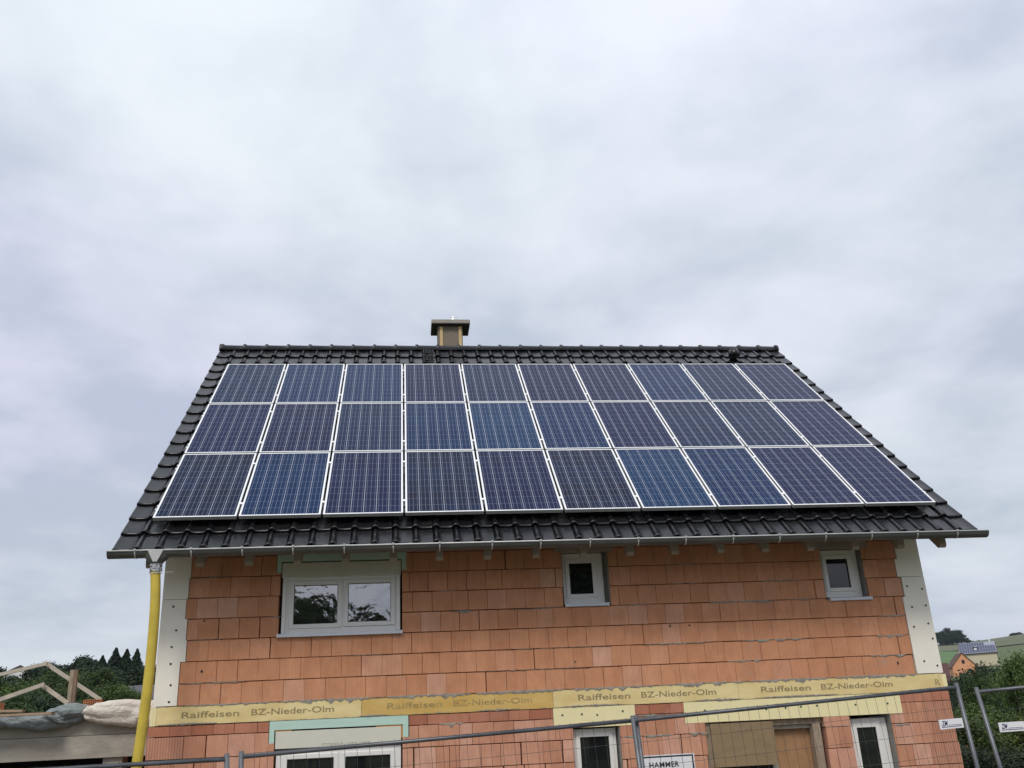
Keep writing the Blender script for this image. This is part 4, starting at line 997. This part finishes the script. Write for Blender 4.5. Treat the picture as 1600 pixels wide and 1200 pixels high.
# house with solar roof
p0, p1 = hpos(1496, 1007, 325), hpos(1555, 1003, 325); q0 = hpos(1498, 1024, 322)
t = thing('solar_roof_house', 'distant pale house whose broad roof is covered with solar panels', 'house', (p0[0], p0[1], p0[2] - 9))
X = (p1 - p0); X[2] = 0; Lr = np.linalg.norm(X); X /= Lr; Yd = np.array([-X[1], X[0], 0]); top_z = p0[2]; rh = p0[2] - q0[2]
def LV(a_, b_, c_): return np.array([a_, b_, c_ + 9.0])
mt = Matrix(((X[0], Yd[0], 0), (X[1], Yd[1], 0), (0, 0, 1))).to_4x4(); t.matrix_world = Matrix.Translation(Vector((p0[0], p0[1], p0[2] - 9))) @ mt
dp = rh * 1.35
a = MB(); a.prism_x([(-dp + .4, 2), (dp - .4, 2), (dp - .4, 9 - rh - .1), (0, 8.8), (-dp + .4, 9 - rh - .1)], .4, Lr - .4); a.make('wall', simple('pale_wall', (.55, .50, .36), .9), t)
rm_ = simple('dark_roof_far', (.07, .05, .045), .8)
for s_ in (-1, 1):
    a = MB(); a.prism_x([(s_ * dp, 9 - rh), (0, 9), (0, 9.15), (s_ * dp, 9.15 - rh)], 0, Lr); a.make('roof', rm_, t)
b = MatB('far_pv'); co = b.co(); sp = b.n('ShaderNodeSeparateXYZ'); b.l(co, sp.inputs[0]); b.col((.06, .07, .12)); b.rough(.3); farpv = b.m
fr_ = simple('far_pv_frame', (.26, .28, .34), .4)
nxp = 14
for i in range(nxp):
    for j in range(3):
        if i in (6,) and j == 1: continue
        if i > 9 and j == 2: continue
        u0 = .3 + (Lr - .6) * i / nxp; u1 = u0 + (Lr - .6) / nxp - .12; v0, v1 = .05 + j * .31, .05 + (j + 1) * .31 - .03
        a = MB()
        def q(u, v): return (u, -dp * (1 - v) - .05, 9.15 - rh * (1 - v) + .12)
        a.add([q(u0, v0), q(u1, v0), q(u1, v1), q(u0, v1)], [(0, 1, 2, 3)]); o = a.make('solar_panel', farpv, t)
a = MB(); a.add([(.2, -dp - .03, 9.2 - rh), (Lr - .2, -dp - .03, 9.2 - rh), (Lr - .2, -.03, 9.20), (.2, -.03, 9.20)], [(0, 1, 2, 3)]); a.make('panel_frame', fr_, t)
u = Lr * 6.5 / nxp; a = MB(); a.box(u - .9, u + .5, -dp * .72, -dp * .60, 9.2 - rh * .72, 9.2 - rh * .45); a.make('skylight', M['black_ink'], t)
a = MB(); a.box(u - .6, u + .2, -dp * .74, -dp * .73, 9.2 - rh * .70, 9.2 - rh * .55); a.make('skylight_pane', M['sign_white'], t)
a = MB(); a.box(Lr * .84, Lr * .84 + .3, -.3, 0, 9, 10.3); a.make('chimney', M['sign_white'], t)
# maroon roof beyond the corner
p = hpos(1481, 1040, 80); far_house('maroon_roof_house', 'house with dull maroon roof half hidden behind the right brick corner', (p[0] - 1, p[1] + 2, p[2] - 5.2), math.radians(60), 4.5, 3.2, 3.2, 2.0, (.40, .38, .42), (.085, .035, .035), chimney=False)
# small grey roofed house at left
p = hpos(213, 1072, 110); far_house('grey_roof_house', 'small pale house with grey roof below the dark conifers on the left', (p[0], p[1] + 3, p[2] - 4.0), math.radians(80), 5, 7, 2.4, 1.6, (.50, .45, .36), (.09, .09, .10), [(0, .9, .8, .9)], chimney=False)
p = hpos(32, 1043, 170); far_house('white_gable_house', 'distant white house glimpsed under the left timber peak', (p[0], p[1], p[2] - 4.2), math.radians(20), 7, 8, 2.2, 1.8, (.75, .75, .74), (.12, .10, .10), chimney=False)
p = hpos(1600, 1184, 24); far_house('garden_shed', 'low shed with bright orange tiled roof in the lower right corner', (p[0] + .6, p[1] + .8, p[2] - 2.0), math.radians(75), 2.4, 2.4, 1.3, .7, (.35, .3, .25), (.45, .13, .06), chimney=False, cat='shed')

# ---------------------------------------------------------------- trees
def leaf_cloud(name, n, leaf, lobes, mat, seed, conifer=False):
    rg = np.random.RandomState(seed)
    if conifer:
        z2 = rg.rand(n) ** .8; an = rg.rand(n) * 6.283; br = rg.rand(40, 24)
        li_ = np.minimum((z2 * 40).astype(int), 39); ai_ = (an / 6.2832 * 24).astype(int) % 24
        rr = (1 - z2) * .5 * (.35 + .85 * br[li_, ai_]) * (.25 + .75 * rg.rand(n) ** .5) + .008
        c = np.stack([rr * np.cos(an), rr * np.sin(an), .06 + z2 * .94 - rr * .35], 1)
        nrm = np.stack([np.cos(an) * .5, np.sin(an) * .5, np.ones(n)], 1) + rg.randn(n, 3) * .5
    else:
        L = np.array(lobes); li = rg.choice(len(L), n, p=(L[:, 3] ** 2) / (L[:, 3] ** 2).sum())
        d = rg.randn(n, 3); d /= np.linalg.norm(d, axis=1)[:, None]; d[:, 2] = np.where(d[:, 2] < -.35, -d[:, 2], d[:, 2])
        # twig clusters: snap many directions onto shared tips
        tips = rg.randn(len(L), 46, 3); tips /= np.linalg.norm(tips, axis=2)[:, :, None]; tips[:, :, 2] = np.where(tips[:, :, 2] < -.3, -tips[:, :, 2], tips[:, :, 2])
        tr_ = .74 + .30 * rg.rand(len(L), 46); ti = rg.randint(0, 46, n)
        c0 = L[li, :3] + tips[li, ti] * (L[li, 3] * tr_[li, ti])[:, None]
        c = c0 + rg.randn(n, 3) * (L[li, 3] * .17)[:, None]
        inner = rg.rand(n) < .22; c[inner] = L[li[inner], :3] + d[inner] * (L[li[inner], 3] * rg.rand(inner.sum()) ** .5)[:, None]
        nrm = tips[li, ti] + rg.randn(n, 3) * .6; nrm[:, 2] += .35
    nrm /= np.linalg.norm(nrm, axis=1)[:, None]
    a = np.cross(nrm, rg.randn(n, 3)); a /= np.linalg.norm(a, axis=1)[:, None]; bq = np.cross(nrm, a)
    s = leaf * (.6 + .8 * rg.rand(n))[:, None]
    V = np.stack([c - a * s, c + bq * s * .55, c + a * s, c - bq * s * .55], 1).reshape(-1, 3).astype(np.float32)
    me = bpy.data.meshes.new(name); me.vertices.add(4 * n); me.vertices.foreach_set('co', V.ravel())
    me.loops.add(4 * n); me.loops.foreach_set('vertex_index', np.arange(4 * n, dtype=np.int32)); me.polygons.add(n)
    me.polygons.foreach_set('loop_start', np.arange(0, 4 * n, 4, dtype=np.int32)); me.update(); me.materials.append(mat); return me
def lobes(seed, k, sx_=.36, z0=.3, z1=.86, r0=.12, r1=.22):
    rg = random.Random(seed); L = []
    for i in range(k):
        z = rg.uniform(z0, z1); t = (z - z0) / (z1 - z0); wd = sx_ * math.sin(math.pi * (.25 + .62 * t)) ; an = rg.uniform(0, 6.28); q = wd * rg.uniform(.2, 1) ** .6
        L.append((q * math.cos(an), q * math.sin(an), z, rg.uniform(r0, r1) * (1.05 - .25 * t)))
    return L
def trunk_mesh(seed, h=.6, r=.028):
    rg = random.Random(seed); a = MB(); a.tube([(0, 0, -.12), (.005, 0, .15), (rg.uniform(-.02, .02), .01, .35), (rg.uniform(-.03, .03), 0, h)], [r * 1.3, r, r * .7, r * .35], 7)
    for i in range(5):
        an = rg.uniform(0, 6.28); z = rg.uniform(.2, .45); L_ = rg.uniform(.2, .33); a.tube([(0, 0, z), (L_ * .5 * math.cos(an), L_ * .5 * math.sin(an), z + .12), (L_ * math.cos(an), L_ * math.sin(an), z + .26)], [r * .5, r * .35, r * .12], 5)
    return mesh('trunk', a.v, a.f, M['bark'], True)
TR = [trunk_mesh(i) for i in range(3)]
CRN = {}
def crown(kind, var, near):
    key = (kind, var, near)
    if key in CRN: return CRN[key]
    n, lf = {2: (34000, .0105), 1: (26000, .0118), 0: (9000, .021)}[near]
    mat = M['leaf_' + kind]
    if kind == 'conifer': me = leaf_cloud('crown', n, lf * 1.0, None, mat, 5 + var, True)
    else: me = leaf_cloud('crown', n, lf, lobes(var * 7 + 3, 17 + 3 * var, .38, .16 if near == 0 else .24), mat, 11 + var)
    CRN[key] = me; return me
def tree(px, py, r, kind, var, near, wide, label, group=None, name=None, zg=None):
    p = atr(px, py, r); g_ = ground(p[0], p[1]) if zg is None else zg; h = max(1.2, (p[2] - g_) / (1.0 if kind == 'conifer' else 1.07))
    t = thing(name or ('conifer' if kind == 'conifer' else 'broadleaf_tree'), label, 'tree' if name is None else name.replace('_', ' '), (p[0], p[1], g_), group)
    for nm, me in (('crown', crown(kind, var, near)), ('trunk', TR[var % 3])):
        o = ob(nm, me, t); o.scale = (h * wide, h * wide, h) if nm == 'crown' else (h, h, h); o.rotation_euler = (0, 0, (px * 37 % 628) / 100)
    return t
gR = 'leafy trees beyond the fence on the right'
tree(1622, 984, 40, 'bright', 0, 2, .72, 'largest bright green tree reaching highest at the right picture edge', gR)
tree(1573, 1008, 38, 'bright', 1, 2, .6, 'bright green tree left of the tallest one at the right edge', gR)
tree(1640, 1010, 31, 'mid', 2, 2, .7, 'mid green tree cut by the right edge, in front of the tallest one', gR)
tree(1533, 1040, 34, 'mid', 2, 2, .55, 'mid green tree above the gap between the two right fence panels', gR)
tree(1480, 1066, 48, 'dark', 0, 1, .5, 'dark green tree directly beside the right brick corner, under the maroon roof', gR)
tree(1505, 1037, 60, 'dark', 1, 1, .9, 'dark tree below the orange gabled house', gR)
tree(1518, 1040, 70, 'mid', 0, 1, .85, 'mid green tree hiding the foot of the orange gabled house', gR)
tree(1545, 1026, 75, 'dark', 2, 1, .9, 'dark green tree hiding the foot of the solar-roofed house', gR)
tree(1493, 1046, 66, 'dark', 2, 1, .6, 'narrow dark tree between the white corner board and the orange house', gR)
tree(1515, 1058, 41, 'purple', 1, 1, .4, 'dark purple-leaved shrub between the green trees under the orange house', gR)
tree(1489, 1088, 27, 'bright', 2, 2, 1.1, 'light green bush right of the lower brick corner', gR, 'bush')
tree(1520, 1112, 23, 'mid', 1, 2, 1.2, 'leafy bush seen between the two right fence posts', gR, 'bush')
tree(1560, 1098, 25, 'mid', 0, 2, 1.2, 'mid green bush behind the right maker sign', gR, 'bush')
tree(1598, 1106, 24, 'bright', 1, 2, 1.2, 'light green bush low at the right picture edge above the shed', gR, 'bush')
tree(1500, 1150, 20, 'dark', 2, 1, 1.3, 'dark low bush at the foot of the right brick corner', gR, 'bush')
tree(1575, 1152, 20, 'dark', 0, 1, 1.3, 'dark low bush beside the orange shed roof', gR, 'bush')
gF = 'far wood on the right hill'
for i, (px, py, r, w_) in enumerate([(1466, 984, 800, 1.5), (1484, 979, 800, 1.5), (1492, 982, 790, 1.4), (1500, 990, 790, 1.5), (1509, 996, 800, 1.6), (1474, 988, 795, 1.6), (1458, 985, 800, 1.6)]):
    tree(px, py, r, 'dark', i % 3, 0, w_, ['dark far tree at the left end of the hilltop wood, nearest the house wall', 'tallest round tree of the far hilltop wood', 'second round crown of the far hilltop wood', 'shorter tree on the right slope of the far hilltop wood', 'lowest bush at the right end of the far hilltop wood', 'dark tree in the dip of the far hilltop wood', 'far wood tree mostly hidden by the white corner board'][i], gF)
for i, (px, py) in enumerate([(1518, 1000.5), (1524, 1001), (1531, 999.5), (1537, 1000), (1543, 999), (1550, 998.5), (1588, 986.5), (1528, 1001), (1547, 999.3)]):
    tree(px, py, 930, 'dark', i % 3, 0, 2.0, 'tiny dark hedge tree on the far skyline above the vineyard, %s of nine' % ['first', 'second', 'fourth', 'fifth', 'sixth', 'eighth', 'rightmost', 'third', 'seventh'][i], 'hedge trees on the far skyline', zg=None)
gL = 'wooded slope behind the garage'
LT = [(-25, 1040, 85, 'mid', 0, 1.1, 'mid green tree at the far left behind the timbers'), (6, 1036, 130, 'dark', 1, 1.2, 'far dark tree poking over the left timber at the edge'),
      (14, 1056, 55, 'bright', 2, 1.2, 'light green tree under the left end of the tall timber'), (48, 1052, 60, 'dark', 0, 1.2, 'dark tree right under the peak of the low timbers'),
      (52, 1040, 120, 'dark', 1, 1.4, 'dark tree behind the white gabled house'), (72, 1034, 125, 'dark', 2, 1.3, 'dark tree behind the tall timber peak'),
      (88, 1029, 150, 'dark', 2, 1.3, 'dark rounded tree just right of the tall timber peak'), (104, 1032, 110, 'mid', 0, 1.2, 'mid green tree between the peak and the upright post'),
      (118, 1020, 150, 'dark', 1, 1.2, 'high rounded dark crown above the upright post'), (134, 1017, 150, 'dark', 0, 1.2, 'tallest rounded dark crown right of the upright post'),
      (95, 1048, 75, 'mid', 1, 1.2, 'olive tree directly behind the sloping tall timber'), (126, 1045, 80, 'mid', 2, 1.2, 'mid green tree behind the upright post'),
      (146, 1034, 120, 'dark', 2, 1.2, 'dark tree left of the small conifer'), (165, 1040, 110, 'mid', 1, 1.2, 'mid green tree below the small conifer'),
      (148, 1054, 65, 'mid', 0, 1.1, 'dull green tree above the clay block'), (168, 1062, 50, 'bright', 1, 1.2, 'bright olive bush left of the grey-roofed house'), (188, 1064, 55, 'bright', 2, 1.1, 'smaller olive bush touching the grey-roofed house'),
      (196, 1036, 130, 'dark', 0, 1.4, 'broad dark tree under the middle conifer'), (222, 1034, 130, 'dark', 1, 1.4, 'broad dark tree under the right conifer beside the hose'), (178, 1040, 140, 'dark', 2, 1.3, 'dark tree between the small and middle conifers'),
      (30, 1078, 40, 'mid', 1, 1.2, 'mid green bush low behind the flat grey sheet'), (75, 1072, 50, 'dark', 2, 1.4, 'dark bush under the low timber peak'), (130, 1072, 50, 'dark', 0, 1.4, 'dark bush right of the upright post'), (0, 1066, 50, 'mid', 0, 1.2, 'mid green bush at the very left edge')]
for px, py, r, k, v_, w_, lab in LT: tree(px, py, r, k, v_, 1 if r < 100 else 0, w_, lab, gL)
for px, py, r, w_, lab in [(161, 1024, 150, .55, 'small dark conifer standing alone left of the three conifers'), (182, 1012, 160, .6, 'tallest dark conifer, left of the two smaller ones beside it'), (199, 1014, 160, .6, 'middle dark conifer of the group beside the hose'), (215, 1013.5, 160, .55, 'right conifer of the group, next to the yellow hose')]:
    tree(px, py, r, 'conifer', int(px) % 2, 1, w_ * [1.5, 2.0, 1.8, 1.7][int(px) % 4], lab, 'conifers on the left slope')
# trees behind the camera: some mirrored in panes, outer ones added to darken eaves
for i, (x, y, h, w_, lab) in enumerate([(-1.5, -26, 7.6, .9, 'leafy tree behind the viewer mirrored in the left upper pane'), (-4.5, -30, 7.0, 1.0, 'leafy tree behind the viewer at the left of the mirrored row'), (1.8, -32, 6.6, 1.1, 'low leafy tree behind the viewer mirrored in the right upper pane'), (6.5, -36, 7.0, 1.1, 'leafy tree behind the viewer at the right of the mirrored row'), (12, -30, 12, .9, 'leafy tree added behind the viewer to darken the eaves, opposite the small right window'), (-11, -28, 12, .9, 'leafy tree added behind the viewer to darken the eaves, opposite the garage'), (18, -26, 6, .9, 'leafy tree added behind the viewer to darken the eaves, beyond the right fence end')]):
    g_ = ground(x, y); t = thing('broadleaf_tree', lab, 'tree', (x, y, g_), 'trees behind the viewer')
    for nm, me in (('crown', crown('mid', i % 3, 2)), ('trunk', TR[i % 3])):
        o = ob(nm, me, t); o.scale = (h * w_, h * w_, h) if nm == 'crown' else (h, h, h)

# ---------------------------------------------------------------- haze
hz = MB(); hz.box(-1500, 1507, -1515, 1492, -7.1, 80)
b = MatB('haze'); b.t.nodes.remove(b.p); pv = b.n('ShaderNodeVolumePrincipled'); pv.inputs['Color'].default_value = (.78, .86, 1, 1); pv.inputs['Density'].default_value = .00009; pv.inputs['Anisotropy'].default_value = .2
b.l(pv.outputs[0], b.t.nodes['Material Output'].inputs['Volume'])
USE_HAZE = True
if USE_HAZE: hz.make('haze', b.m, None, kind='stuff')
